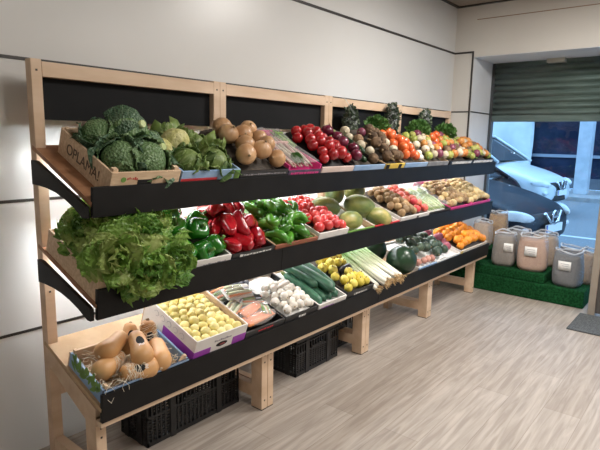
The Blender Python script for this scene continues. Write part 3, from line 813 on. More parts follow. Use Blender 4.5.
f = crate('top', .395, .728, .098, 'cardboard_crate', 'blue and red printed card crate of cauliflowers', (BLUECARD, BLUECARD, KRAFT, KRAFT))
bm = nb(); box(bm, (0, -.0014, .046), (.20, -.0002, .064)); obj('print', bm, REDC, [c for c in f[3].children if c.name.startswith('front')][0])
bm = nb(); box(bm, (.30, -.0014, .05), (.333, -.0002, .095)); obj('print', bm, GREENC, [c for c in f[3].children if c.name.startswith('front')][0])
liner(f[3], f[1], f[2], lambda u, v: .015 + .01 * v, KRAFT)
for k, (p, d, kind, lab) in enumerate([
    ((.085, .085, .10), (-.2, -.35, .9), 1, 'front left leafy cauliflower in the blue crate'),
    ((.235, .080, .10), (.1, -.55, .8), 1, 'front right leafy cauliflower in the blue crate, ribbed leaves closed'),
    ((.120, .235, .125), (-.35, -.35, .85), 0, 'cauliflower with yellowish curd showing in the middle of the blue crate'),
    ((.045, .22, .095), (-.5, -.3, .8), 0, 'cauliflower leaning on the savoy cabbages, curd half covered'),
    ((.24, .245, .11), (.3, -.1, .95), 1, 'rear leafy cauliflower next to the tan onions')]):
    put(f, ('cauli%d' if kind == 0 else 'cone%d') % (k % 2), mk_cauli(k + 1) if kind == 0 else mk_conehead(k + 1), p, align(d) @ RZ(k * 2.1), lab, 'cauliflower', 'cauliflowers in the blue crate', s=(.95, 1.0, 1.0, .8, .85)[k])

def bandprint(f, m, z0, z1, x0=.02, x1=None, n=7, seed=1, name='print'):
    """illegible small printed marks along a crate front"""
    g = random.Random(seed); bm = nb(); x = x0; x1 = x1 or f[1] - .02
    while x < x1 - .01:
        wd = g.uniform(.006, .022); box(bm, (x, -.0014, z0 + g.uniform(0, .003)), (min(x1, x + wd), -.0002, z1 - g.uniform(0, .004))); x += wd + g.uniform(.003, .008)
    return obj(name, bm, m, [c for c in f[3].children if c.name.startswith('front')][0])
f = crate('top', .738, 1.078, .085, 'black_crate', 'black printed crate of big tan onions', (BLKCARD,) * 4)
bandprint(f, GREYINK, .062, .072); 
heap(f, 'onion', mk_onion(ONION, .049), .047, 'tan onion', 'onion', 'the black onion crate', 'tan onions on the top shelf', bed=.045, mound=.06, jit=.22, seed=5, rot_fn=lambda g: upr(g) if g.random() < .5 else sideways(g), rows=4, back=.06)
# pink tray with film wrapped pale stalks
f = crate('top', 1.085, 1.362, .075, 'pink_crate', 'pink printed crate of film wrapped pale stalks beside the tan onions', (pm('dark print front', (.05, .03, .07), (.14, .10, .16), 60, .4), PINK, PINK, PINK), hb=.13, hs=.10)
bandprint(f, PINK, .045, .066, seed=4)
PALE = pm('pale stalk', (.52, .46, .36), (.68, .64, .50), 8, .4, vary=.1, stretch=(6, 6, .6))
GRSTALK = pm('green stalk', (.20, .38, .10), (.36, .52, .20), 8, .4, vary=.15, stretch=(6, 6, .5))
def mk_stalks(m1, m2, seed, name='stalk_bundle', n=7):
    def fn():
        g = random.Random(seed); o = None
        for k in range(n):
            bm = nb(); x = (k - (n - 1) / 2) * .015; h = .012 + .012 * (k % 2)
            tube(bm, [(x + .004 * math.sin(i + k), -.15 + .3 * i / 6, h + .003 * math.sin(i * 1.3 + k)) for i in range(7)], [.004, .008, .0095, .009, .008, .007, .003], 7)
            if o is None: o = one(name, bm, m1)
            else: obj('stalk', bm, m1 if k % 3 else m2, o)
        bm = nb(); box(bm, (-.052, .06, -.001), (.052, .078, .036), bev=.006); obj('band', bm, m2, o)
        return o
    return fn
liner(f[3], f[1], f[2], lambda u, v: .05 + .045 * v, PINK)
for k in range(2): put(f, 'stalkp%d' % k, mk_stalks(PALE, pm('pinkish stalk', (.55, .30, .28), (.65, .42, .36), 8, .4), k), (.085 + .108 * k, .19, .082), RX(R(7)), ['left', 'right'][k] + ' bundle of pale stalks under film in the pink crate', 'vegetable', 'pale stalk bundles')
put(f, 'stalkg', mk_stalks(GRSTALK, STEM, 3, n=4), (.235, .30, .105), RX(R(7)) @ RZ(.15) @ SCL((.8, .6, 1)), 'short green stalks behind the pale ones in the pink crate', 'vegetable')
bm = nb()
for k in range(7): leaf(bm, T((.10 + .01 * k, .045, .098)) @ RX(-1.2) @ RZ(k * .5 - 1.5), .075, .016, .5, .1, .004, nu=6, nv=3, seed=k)
o = obj('green_leaves', bm, PARS, None, sheet=True); o.matrix_basis = f[0]; tag(o, 'loose green leaves at the front of the pink crate', 'leaves')
bm = nb(); grid(bm, lambda u, v: Vector((.014 + .248 * u, .014 + .372 * v, .113 + .035 * v + .004 * math.sin(9 * u + 4 * v) + .003 * math.sin(22 * u - 9 * v))), 22, 16)
o = obj('clear_film', bm, pm('clear film', (.8, .78, .78), None, 8, .12, .5, 25, alpha=.22), None, sheet=True); o.matrix_basis = f[0]; tag(o, 'clear wrinkled film over the pale stalks in the pink crate', 'film')

f = crate('top', 1.370, 1.688, .085, 'white_crate', 'pale fronted crate of dark red tomatoes', (pm('pale pink card', (.66, .52, .46), (.74, .6, .54), 8, .6), BLKCARD, WCARD, KRAFT), hb=.12)
TOMB_ = mk_ball('red_tomato', .034, TOM, .02, .92, 3, dimple=.12)
heap(f, 'tom', TOMB_, .0335, 'dark red tomato', 'tomato', 'the top shelf tomato crate', 'red tomatoes on the top shelf', bed=.055, mound=.065, jit=.2, seed=2, back=.045, linerm=BLACK)
f = crate('top', 1.695, 2.055, .085, 'blue_crate', 'blue fronted crate of red onions, cucumbers and turnips', (BLUECARD, BLKCARD, KRAFT, KRAFT))
heap(f, 'redonion', mk_onion(REDON, .040), .040, 'dark red onion', 'onion', 'the blue onion crate', 'red onions on the top shelf', bed=.06, mound=.03, jit=.1, seed=3, rx1=.130, back=.05, rot_fn=upr)
for k, (x, y, z, a) in enumerate([(.150, .20, .115, .06), (.187, .18, .10, .0), (.172, .21, .148, .03)]):
    put(f, 'cuc', mk_long('cucumber', CUC, .27, .021, .012), (x, y, z), RZ(a) @ RX(-PI / 2 + .1), ['left', 'right', 'upper'][k] + ' dark green cucumber beside the red onions', 'cucumber', 'cucumbers on the top shelf')
TUR = ('turnip', mk_onion(TURNIP, .033, 'white_turnip', STEM), 'white turnip', 'turnip')
BEE = ('beet', mk_ball('brown_beet', .036, BEET, .22, .95, 2.5, parts=p_stem(DRY, .006, .03, .85)), 'earthy brown beet', 'beet')
PTU = ('pturn', mk_onion(PTURN, .037, 'purple_turnip', STEM), 'purple turnip', 'turnip')
GOU = ('gourd', mk_ball('green_gourd', .034, GOURD, .15, .9, 2.5, ribs=7, parts=p_stem(STEM, .005, .025, .8)), 'yellow green gourd', 'gourd')
OGO = ('ogourd', mk_ball('orange_gourd', .036, ORGOURD, .1, .85, 2.5, ribs=8, parts=p_stem(DRY, .005, .022, .8)), 'orange gourd', 'gourd')
OTO = ('otom', mk_ball('orange_tomato', .038, ORTOM, .03, .85, 3, ribs=5, dimple=.15), 'orange red tomato', 'tomato')
GAR = ('garlic', mk_onion(GARLIC, .026, 'garlic_bulb', pm('garlic neck', (.7, .62, .5))), 'white garlic bulb', 'garlic')
heap(f, 'turnip', TUR[1], .035, 'white turnip', 'turnip', 'the blue onion crate', 'vegetables in the blue crate', bed=.06, mound=.02, jit=.15, seed=4, rx0=.215, back=.06, rot_fn=sideways, mix=[TUR + (3,), BEE + (2,)], addliner=False)
f = crate('top', 2.075, 2.330, .085, 'yellow_crate', 'yellow and black fronted crate of beets and turnips', (YELC, KRAFT, KRAFT, KRAFT))
bm = nb(); box(bm, (.0, -.0014, .0), (.045, -.0002, .084)); box(bm, (.17, -.0014, 0), (.21, -.0002, .084)); obj('print', bm, INK, [c for c in f[3].children if c.name.startswith('front')][0])
heap(f, 'beet', BEE[1], .037, 'earthy brown beet', 'beet', 'the yellow fronted crate', 'vegetables in the yellow crate', bed=.055, mound=.04, jit=.2, seed=6, back=.09, rot_fn=sideways, mix=[TUR + (3,), BEE + (5,), PTU + (1,)])
f = crate('top', 2.340, 2.690, .085, 'blue_crate', 'blue fronted crate of orange red tomatoes', (BLUECARD, KRAFT, KRAFT, KRAFT))
heap(f, 'otom', OTO[1], .038, 'orange red tomato', 'tomato', 'the blue tomato crate', 'orange tomatoes on the top shelf', bed=.055, mound=.05, jit=.15, seed=8, back=.07, rx1=.235)
heap(f, 'garlic', GAR[1], .0275, 'white garlic bulb', 'garlic', 'the strip beside the orange tomatoes', 'garlic on the top shelf', bed=.055, mound=.03, jit=.2, seed=9, back=.06, rx0=.235, rot_fn=sideways, addliner=False)
f = crate('top', 2.700, 3.070, .085, 'grey_crate', 'grey fronted crate of garlic, gourds and purple turnips', (pm('grey card', (.2, .2, .21), (.32, .32, .33), 20, .6), KRAFT, KRAFT, KRAFT))
heap(f, 'mixa', TUR[1], .037, 'vegetable', 'turnip', 'the grey fronted crate', 'vegetables in the grey crate', bed=.055, mound=.045, jit=.2, seed=10, back=.06, rot_fn=sideways, mix=[TUR + (3,), GOU + (3,), PTU + (1,), OGO + (2,)])
f = crate('top', 3.095, 3.580, .085, 'black_crate', 'black crate of mixed orange gourds and turnips on the top shelf', (BLKCARD, BLKCARD, KRAFT, KRAFT))
bandprint(f, PAPER, .055, .08, seed=14, x0=.05)
heap(f, 'mixb', TUR[1], .038, 'vegetable', 'turnip', 'the first black crate', 'vegetables in the first black crate', bed=.05, mound=.05, jit=.2, seed=11, back=.05, rot_fn=sideways, mix=[TUR + (2,), GOU + (2,), PTU + (1,), OGO + (4,), OTO + (1,), BEE + (1,)])
f = crate('top', 3.590, 4.100, .085, 'black_crate', 'last black crate of mixed gourds at the window end of the top shelf', (BLKCARD, BLKCARD, KRAFT, KRAFT))
bandprint(f, PAPER, .055, .08, seed=15, x0=.02)
heap(f, 'mixc', TUR[1], .038, 'vegetable', 'turnip', 'the crate nearest the window', 'vegetables in the last top shelf crate', bed=.04, mound=.06, jit=.2, seed=12, back=.02, rot_fn=sideways, mix=[TUR + (2,), GOU + (3,), PTU + (.6,), OGO + (5,), BEE + (1,)])

# parsley at the rear of the top shelf and dried bunches hung on the rail
def herb(name, label, loc, r3, n, lsz, seed, tall=.1):
    t = thing(name, label, 'herbs', T(loc), 'green herb bunches on the top shelf')
    bm = nb(); clump(bm, n, r3, lsz, seed); o = obj('foliage', bm, PARS, t, sheet=True)
    bm = nb(); g = random.Random(seed)
    for k in range(14): tube(bm, [(g.uniform(-.02, .02), .02 + g.uniform(-.01, .01), -r3[2] - .03), (g.uniform(-.6, .6) * r3[0], g.uniform(-.5, .5) * r3[1], g.uniform(-.2, .5) * r3[2])], .0018, 4)
    obj('stems', bm, STEM, t)
MT = SH['top'][0]
def topw(x, y, z): return MT @ Vector((x, y, z))
herb('parsley_bunch', 'wide bunch of curly green herbs behind the beets, nearest the middle post', topw(2.40, .375, .205), (.125, .05, .055), 320, .034, 1)
herb('parsley_bunch', 'green herb bunch behind the garlic, under the last hanging bunch', topw(3.06, .365, .185), (.135, .06, .075), 400, .036, 3)
herb('parsley_bunch', 'last green herb bunch nearest the window pier', topw(3.60, .365, .180), (.145, .06, .070), 400, .036, 4)
for k, (x, zc, hh, lab) in enumerate([(2.185, 1.585, .130, 'dried herb bunch in clear wrap hung to the right of the double post'), (2.775, 1.635, .140, 'dark herb bunch hung on the rail before the third post'), (3.36, 1.625, .125, 'smallest herb bunch hung on the rail near the far end')]):
    t = thing('hanging_herb_bunch', lab, 'herbs', T((x, -.235, zc)), 'wrapped herb bunches hanging on the rail')
    bm = nb(); clump(bm, 420, (.050, .036, hh * .90), .030, 20 + k, up=-.5); obj('foliage', bm, BAY, t, sheet=True)
    bm = nb(); ell(bm, .062, .044, hh, 16, 12, lambda d, th: 1 + .08 * noise.noise(d * 4)); obj('clear_wrap', bm, pm('bunch wrap', (.72, .75, .74), None, 8, .12, .7, 22, alpha=.20), t)
    bm = nb(); tube(bm, [(0, 0, hh * .9), (0, .02, hh * 1.0), (0, .055, 1.7605 - zc), (0, .085, 1.7635 - zc)], .0022, 5); obj('hanging_string', bm, PAPER, t)

# ================================================================== MIDDLE SHELF
f = crate('mid', .004, .385, .10, 'wooden_crate', 'wooden crate under the spilling lettuces', (CRATE_WOOD,) * 4)
liner(f[3], f[1], f[2], lambda u, v: .02 + .03 * v, KRAFT)
for k, (p, d, lab, s) in enumerate([
    ((.085, .035, .165), (-.45, -.85, .40), 'lettuce spilling furthest left past the shelf end', .92),
    ((.175, .01, .115), (-.10, -.95, .10), 'lettuce hanging lowest over the black front board, pale leaf tips', .95),
    ((.305, .03, .120), (.20, -.90, .20), 'lettuce hanging over the front beside the green peppers', .88),
    ((.13, .15, .205), (-.30, -.5, .8), 'lettuce on top of the pile towards the left post', .92),
    ((.26, .17, .205), (.1, -.45, .9), 'bright lettuce on top of the pile close under the top shelf', .90),
    ((.085, .24, .165), (-.55, -.1, .75), 'rear lettuce of the pile against the left post', .85),
    ((.18, .09, .185), (-.05, -.8, .6), 'lettuce at the middle of the pile facing the room', .88)]):
    put(f, 'lett%d' % (k % 4), mk_lettuce(k % 4 + 1, [[LETT, LETTY], [LETT, LETTD, LETTY], [LETTD, LETT], [LETTY, LETT]][k % 4]), p, align(d) @ RZ(k * 1.1), lab, 'lettuce', 'lettuces on the middle shelf', s=s * .85)

f = crate('mid', .392, .680, .085, 'white_crate', 'white card crate of shiny green bell peppers', (WCARD, WCARD, WCARD, KRAFT))
bandprint(f, GREYINK, .055, .063, seed=21, x0=.12)
liner(f[3], f[1], f[2], lambda u, v: .02 + .06 * v)
for k, (p, d, lab) in enumerate([
    ((.055, .075, .085), (-.2, -.5, .75), 'green bell pepper at the front left by the lettuce'),
    ((.150, .070, .080), (.25, -.75, .5), 'front middle green bell pepper lying on its side'),
    ((.235, .085, .085), (.5, -.3, .75), 'front right green bell pepper beside the red peppers'),
    ((.070, .175, .145), (-.3, -.2, .9), 'upper left glossy green bell pepper'),
    ((.180, .165, .140), (.1, -.6, .75), 'upper middle green bell pepper'),
    ((.235, .235, .135), (.6, .1, .7), 'rear right green bell pepper leaning on the red ones'),
    ((.100, .280, .155), (-.1, .2, .9), 'rear left green bell pepper'),
    ((.150, .345, .14), (.7, .2, .5), 'rearmost green bell pepper')]):
    put(f, 'bell', mk_bell, p, align(d) @ RZ(k * .9), lab, 'pepper', 'green bell peppers', s=1.2 - .02 * (k % 3))
f = crate('mid', .688, .985, .080, 'black_crate', 'black crate of long red peppers', (BLKCARD, BLKCARD, KRAFT, KRAFT))
bandprint(f, PAPER, .058, .070, seed=22, x0=.05); bandprint(f, REDC, .04, .055, seed=23)
liner(f[3], f[1], f[2], lambda u, v: .02 + .06 * v, REDC)
g = random.Random(31); n = 0
for r_, (yy, zz, cnt) in enumerate([(.085, .085, 4), (.20, .115, 4), (.31, .135, 4), (.145, .155, 3), (.265, .185, 3)]):
    for k in range(cnt):
        x = .048 + (k + (.5 if cnt == 3 else 0)) * .066
        rowname = ['front', 'second', 'back', 'upper front', 'upper back'][r_]
        put(f, 'redpep', mk_redpep, (x + g.uniform(-.008, .008), yy + g.uniform(-.01, .01), zz + g.uniform(-.006, .008)), RZ(g.uniform(-1.1, .5)) @ RX(-PI / 2 - .05 + g.uniform(-.3, .3)) @ RZ(g.uniform(0, 6)),
            f'long red pepper, {ORD[k]} from the left in the {rowname} row of its crate', 'pepper', 'long red peppers', s=g.uniform(1.02, 1.16))
f = crate('mid', .992, 1.352, .078, 'brown_crate', 'brown rimmed tray of slim light green peppers', (pm('red brown card', (.28, .09, .05), (.36, .13, .07), 8, .6), KRAFT, KRAFT, KRAFT))
liner(f[3], f[1], f[2], lambda u, v: .02 + .06 * v, STEM)
g = random.Random(41)
for r_, (yy, zz, cnt) in enumerate([(.075, .075, 6), (.175, .105, 6), (.275, .135, 6), (.125, .125, 5), (.225, .165, 5), (.32, .165, 4)]):
    for k in range(cnt):
        x = .055 + (k + (6 - cnt) * .5) * .05
        rowname = ['front', 'second', 'third', 'upper front', 'upper middle', 'upper back'][r_]
        put(f, 'lpep%d' % (k % 3), mk_longpep(k % 3 + 1), (x + g.uniform(-.01, .01), yy + g.uniform(-.015, .015), zz + g.uniform(-.004, .008)), RZ(g.uniform(-.9, .9)) @ RX(PI / 2 - .2 + g.uniform(-.3, .4)) @ RZ(g.uniform(0, 6)),
            f'slim light green pepper, {ORD[k]} from the left in the {rowname} row of its tray', 'pepper', 'slim green peppers', s=g.uniform(.82, 1.0))
f = crate('mid', 1.358, 1.655, .095, 'white_crate', 'white card crate of small bright red tomatoes', (WCARD, WCARD, WCARD, KRAFT))
heap(f, 'stom', mk_ball('small_tomato', .030, TOMB, .02, 1.12, 3), .030, 'small bright tomato', 'tomato', 'the white tomato crate', 'small tomatoes on the middle shelf', bed=.06, mound=.035, jit=.2, seed=14, back=.015)
f = crate('mid', 1.662, 1.975, .064, 'green_crate', 'green and yellow printed crate of melons', (GREENC, KRAFT, KRAFT, KRAFT))
f2 = crate('mid', 1.982, 2.312, .064, 'red_crate', 'red printed crate of melons beside the brown kiwis', (REDC, WCARD, KRAFT, KRAFT))
for q in (f, f2): liner(q[3], q[1], q[2], lambda u, v: .02 + .05 * v, PAPER)
def mk_melon():
    bm = nb(); ell(bm, .066, .066, .105, 22, 16, lambda d, th: 1 + .015 * math.cos(9 * th) * (1 - d.z ** 2) + .02 * noise.noise(d * 2))
    o = one('green_melon', bm, MELON); p_stem(DRY, .004, .016, 1.0)(o, .104); return o
for k, (p, d, lab, s) in enumerate([
    ((.125, .085, .085), (1, -.15, .0), 'front melon lying across the green printed crate', .95),
    ((.020, .235, .112), (1, -.35, .0), 'left rear long melon beside the small tomatoes', 1.1),
    ((.205, .315, .165), (.8, .7, .25), 'rear melon of the heap, stalk end up', 1.0),
    ((.340, .175, .122), (1, -.45, -.1), 'biggest melon at the middle of the heap', 1.18),
    ((.440, .065, .085), (1, -.55, -.12), 'rightmost melon at the front, next to the kiwis', 1.0),
    ((.440, .310, .165), (1, .3, 0), 'rear melon half hidden on the right', 1.05)]):
    put(f, 'melon', mk_melon, p, align(d) @ RZ(k), lab, 'melon', 'green melons on the middle shelf', s=s)
f = crate('mid', 2.320, 2.780, .085, 'white_crate', 'white fronted crate of brown kiwis and pink apples', (WCARD, WCARD, KRAFT, KRAFT))
bandprint(f, INK, .0, .075, seed=24, x0=.25, x1=.30)
heap(f, 'kiwi', mk_ball('brown_kiwi', .0275, KIWI, .02, 1.16, 2), .028, 'brown kiwi', 'kiwi', 'the white crate', 'brown kiwis beside the melons', bed=.05, mound=.055, jit=.2, seed=15, rx1=.262, back=.03)
heap(f, 'apple', mk_ball('pink_apple', .034, APPLE, .02, .92, 2, dimple=.2, parts=p_stem(DRY, .0018, .014, .84)), .034, 'pink apple', 'apple', 'the white crate', 'pink apples beside the kiwis', bed=.05, mound=.04, jit=.18, seed=16, rx0=.262, back=.03, rot_fn=upr, addliner=False)
f = crate('mid', 2.790, 3.185, .075, 'black_crate', 'black crate of film wrapped green stalks', (BLKCARD, BLKCARD, PINK, KRAFT))
liner(f[3], f[1], f[2], lambda u, v: .045 + .05 * v, PAPER)
PGS = pm('pale green stalk', (.40, .52, .22), (.58, .66, .36), 8, .4, vary=.12, stretch=(6, 6, .5))
for k in range(3): put(f, 'pgs%d' % k, mk_stalks(PGS, GRSTALK, k + 6), (.075 + .118 * k, .19, .078), RX(R(8)), ['left', 'middle', 'right'][k] + ' bundle of pale green stalks in the black crate', 'vegetable', 'green stalk bundles')
bm = nb(); grid(bm, lambda u, v: Vector((.014 + .366 * u, .014 + .372 * v, .112 + .040 * v + .004 * math.sin(9 * u + 4 * v) + .003 * math.sin(22 * u - 9 * v))), 22, 16)
o = obj('clear_film', bm, pm('clear film', (.8, .78, .78)), None, sheet=True); o.matrix_basis = f[0]; tag(o, 'clear film over the green stalks on the middle shelf', 'film')
f = crate('mid', 3.195, 3.660, .078, 'pink_crate', 'pink printed crate of brown kiwis past the green stalks', (PINK, PINK, PINK, PINK), hb=.13)
heap(f, 'kiwi', None, .0285, 'brown kiwi', 'kiwi', 'the pink crate', 'brown kiwis in the pink crate', bed=.045, mound=.05, jit=.2, seed=17, back=.04, mix=[('kiwi', None, 'brown kiwi', 'kiwi', 3), ('ykiwi', mk_ball('golden_kiwi', .0285, YKIWI, .02, 1.1, 2), 'golden kiwi', 'kiwi', 1)])
f = crate('mid', 3.668, 4.120, .078, 'pink_crate', 'last pink printed crate of golden kiwis at the window end', (PINK, PINK, PINK, PINK))
heap(f, 'ykiwi', None, .0285, 'golden kiwi', 'kiwi', 'the crate nearest the window', 'golden kiwis', bed=.045, mound=.055, jit=.2, seed=18, back=.03)

# ================================================================== BOTTOM SHELF
f = crate('bot', .012, .425, .066, 'printed_crate', 'blue and green printed crate of butternut squashes', (pm('blue black print', (.03, .035, .05), (.06, .08, .12), 6, .5), BLUECARD, CRATE_WOOD, KRAFT), d=.275)
bm = nb(); g = random.Random(3)
for k in range(26):
    y = g.uniform(.03, .235); z = g.uniform(.005, .045); leaf(bm, T((-.0006 - .0003 * (k % 3), y, z)) @ RX(g.uniform(-1.2, 1.2)) @ RZ(PI / 2), .05, .010, .0, 0, 0, nu=4, nv=2, seed=k)
spn = [c for c in f[3].children if c.name.startswith('side_panel')][0]
obj('leaf_print', bm, GREENC, spn, sheet=True)
bm = nb(); box(bm, (0, -.0012, .057), (.413, -.0001, .066)); obj('print', bm, BLUECARD, [c for c in f[3].children if c.name.startswith('front')][0])
for sgn, xx in ((1, .0095), (-1, .4035)):
    for yy in (.010, .250):
        bm = nb(); prism(bm, [(xx, .009), (xx + sgn * .05, .009), (xx + sgn * .012, .082), (xx, .082)], yy, yy + .015, 'y'); obj('corner_block', bm, CRATE_WOOD, f[3])
squash('lower left squash lying across the crate, neck to the right', f, (.100, .125, .064), (.95, .30, .02), 0, True, .74)
squash('front squash with black sticker, wrapped neck towards the left corner', f, (.180, .036, .070), (-.97, .10, .0), -1.2, True, .76, 1.9)
squash('squash at the upper left, round end facing left', f, (.135, .180, .112), (.88, .40, .10), 0, False, .76)
squash('topmost squash with a black sticker, round end towards the room', f, (.215, .100, .125), (.30, .93, .16), 2.2, False, .78, .6)
squash('squash at the right of the crate with its blossom scar facing out', f, (.300, .070, .085), (.40, .88, .10), 0, False, .78)
squash('rear right squash standing upright with sticker and straw sleeve', f, (.320, .190, .085), (.15, .35, .90), -PI / 2, True, .74)
squash('rear squash behind the topmost one, sticker on its neck', f, (.235, .215, .090), (.45, .5, .5), -PI / 2, False, .66)
bm = nb(); g = random.Random(9)
for k in range(170):
    p = Vector((g.uniform(.03, .38), g.uniform(.025, .25), g.uniform(.016, .06))); pts = [p.copy()]
    d = Vector((g.uniform(-1, 1), g.uniform(-1, 1), 0)).normalized()
    for i in range(6):
        d = (Matrix.Rotation(g.uniform(-.8, .8), 3, 'Z') @ d); p = p + d * .012; p.z = max(.014, min(.085, p.z + g.uniform(-.006, .007)))
        p.x = max(.02, min(.395, p.x)); p.y = max(.015, min(.258, p.y)); pts.append(p.copy())
    tube(bm, pts, .0011, 4)
for k in range(9):
    x = g.uniform(.02, .12); pts = [(x + .02 * math.sin(i * .9 + k), .03 - .009 * i * (1 if k < 6 else .2), .065 + .025 * math.sin(i * .62) - .006 * i * (k % 3)) for i in range(7)]
    tube(bm, pts, .0010, 4)
o = obj('wood_wool', bm, STRAW); o.matrix_basis = f[0]; tag(o, 'pale straw packing strewn under the butternut squashes', 'straw', kind='stuff')

TWO = None
f = crate('bot', .448, .770, .148, 'carton', 'tall white and purple carton of small pale yellow fruit', (WCARD, WCARD, WCARD, KRAFT), d=.40, t=.006)
KI = KRAFT
for c in list(f[3].children):
    if c.name.startswith('back_panel'): c.data.materials[0] = KRAFT
fp = [c for c in f[3].children if c.name.startswith('front')][0]; sps = [c for c in f[3].children if c.name.startswith('side_panel')]
bobj('purple_band', (0, -.0012, 0), (.098, -.0001, .088), PURPLE, fp); bobj('purple_band', (.235, -.0012, .0), (.322, -.0001, .098), PURPLE, fp)
bm = nb(); ell(bm, .036, .0015, .013, 20, 8, M=T((.165, -.0004, .085))); e_ = obj('emblem', bm, INK, fp)
bm = nb(); ell(bm, .020, .0015, .006, 14, 6, M=T((.168, -.0014, .084))); obj('emblem_fruit', bm, pm('dark red ink', (.2, .03, .03)), e_)
bm = nb()
for k in range(9): box(bm, (.115 + .012 * k, -.0012, .108), (.124 + .012 * k, -.0001, .114 + .004 * (k % 3 == 0)))
obj('print', bm, GREYINK, fp)
bm = nb(); box(bm, (-.0012, .0, .0), (-.0001, .235, .088)); obj('purple_band', bm, PURPLE, sps[0])
bm = nb()
for k in range(5):
    pts = [(-.0008, .10 + .05 * k + .016 * math.cos(a), .115 + .014 * math.sin(a)) for a in [i * .55 for i in range(10)]]; tube(bm, pts, .0009, 4)
obj('leaf_outline_print', bm, GREYINK, sps[0])
bm = nb(); box(bm, (.3085, .007, .009), (.3155, .393, .146)); obj('inner_lining', bm, KRAFT, f[3])
heap(f, 'lemon', mk_ball('yellow_fruit', .0235, LEMON, .03, 1.15, 2, 16, 10), .0242, 'small pale yellow fruit', 'fruit', 'the purple carton', 'small yellow fruit in the carton', bed=.088, mound=.012, jit=.2, seed=19, rx0=.010, rx1=.306, back=-.012, linerm=KRAFT, rot_fn=sideways)

f = crate('bot', .778, 1.072, .088, 'black_crate', 'black crate of bagged carrots and salads beside the purple carton', (BLKCARD, BLKCARD, WCARD, KRAFT))
bandprint(f, REDC, .066, .078, seed=33, x0=.09, x1=.2)
liner(f[3], f[1], f[2], lambda u, v: .03 + .04 * v, BLACK)
CARROT = pm('carrot skin', (.70, .20, .06), (.80, .30, .11), 12, .45, .1, 50, .1)
def mk_carrotbag():
    o = None
    bm = nb(); ell(bm, .135, .045, .026, 20, 10, lambda d, th: 1 + .05 * noise.noise(d * 4)); o = one('carrot_bag', bm, pm('bag film', (.85, .78, .74), None, 8, .12, .7, 30, alpha=.25))
    for k in range(6):
        bm = nb(); y = -.028 + .0112 * k; tube(bm, [(-.11, y, 0), (-.10, y, .002), (0, y * .9, .004), (.10, y * .6, .0), (.115, y * .6, 0)], [.004, .009, .008, .005, .001], 8); obj('carrot', bm, CARROT, o)
    return o
put(f, 'carrotbag', mk_carrotbag, (.15, .065, .095), RZ(.05), 'clear bag of carrots at the crate front', 'carrots')
put(f, 'carrotbag', mk_carrotbag, (.15, .125, .112), RZ(.25) @ RX(.2) @ SCL(.85), 'second clear bag of carrots lying behind the front one', 'carrots')
PACKF = pm('pack film', (.80, .78, .76), None, 8, .12, .7, 30, alpha=.22)
LSTICK = pm('leek stick', (.60, .64, .42), (.72, .74, .56), 12, .45); GSTICK = pm('celery stick', (.16, .30, .07), (.28, .42, .12), 12, .45)
def mk_pack(seed, lab_m, order):
    def fn():
        g = random.Random(seed); o = None
        bm = nb(); box(bm, (-.085, -.042, 0), (.085, .042, .010), bev=.004); o = one('vegetable_pack', bm, PAPER)
        for k in range(6):
            y = -.030 + .012 * k; r0 = g.uniform(.0065, .0095); kind = order[k % len(order)]; bm = nb(); z = .018 + .008 * (k % 2); q = g.uniform(-.008, .008)
            tube(bm, [(-.078, y, z), (-.07, y, z), (0, y + q * .5, z + .003), (.066, y + q, z), (.078, y + q, z)], [r0 * .4, r0, r0, r0 * .8, r0 * .25], 8)
            obj(['carrot', 'leek_stick', 'celery_stick'][kind], bm, [CARROT, LSTICK, GSTICK][kind], o)
        bm = nb(); grid(bm, lambda u, v: Vector((-.086 + .172 * u, -.043 + .086 * v, .010 + .031 * (math.sin(PI * u) * math.sin(PI * v)) ** .3 + .0015 * math.sin(31 * u + 12 * v))), 18, 12); obj('film', bm, PACKF, o, sheet=True)
        bm = nb(); grid(bm, lambda u, v: Vector((.018 + .042 * u, -.022 + .044 * v, .0435)), 2, 2); lb = obj('sticker', bm, lab_m, o, sheet=True)
        bm = nb(); box(bm, (.022, -.014, .0437), (.056, -.006, .0443)); obj('print', bm, GREYINK, lb)
        return o
    return fn
for k, (p, a, mm, lab) in enumerate([((.075, .185, .092), .5, 0, 'vegetable pack with a white sticker behind the left end of the carrots'), ((.195, .190, .095), -.35, 1, 'vegetable pack with a black sticker towards the garlic'), ((.085, .295, .108), .2, 1, 'vegetable pack with a black sticker at the rear left of the black crate'), ((.235, .110, .090), 1.1, 2, 'green vegetable pack at the right of the carrot bags'), ((.140, .245, .138), -.15, 0, 'topmost vegetable pack with a white sticker in the middle of the crate')]):
    put(f, 'pack%d' % mm, mk_pack(mm + 1, [PAPER, INK, PAPER][mm], [(0, 1, 2, 1), (1, 0, 1, 2), (2, 2, 0, 1)][mm]), p, RZ(a) @ RX(.12), lab, 'vegetables', 'vegetable packs in film', s=(1, 1, 1, .7, 1)[k])
NAVY = pm('dark blue film', (.012, .014, .035), (.03, .032, .06), 18, .35, .5, 30)
bm = nb(); ell(bm, .085, .05, .045, 20, 12, lambda d, th: 1 + .18 * noise.noise(d * 3)); o = obj('dark_bag', bm, NAVY); o.matrix_basis = f[0] @ T((.225, .315, .125)) @ RZ(.2) @ SCL(.85); tag(o, 'dark blue bag at the rear between the vegetable packs and the garlic', 'bag')

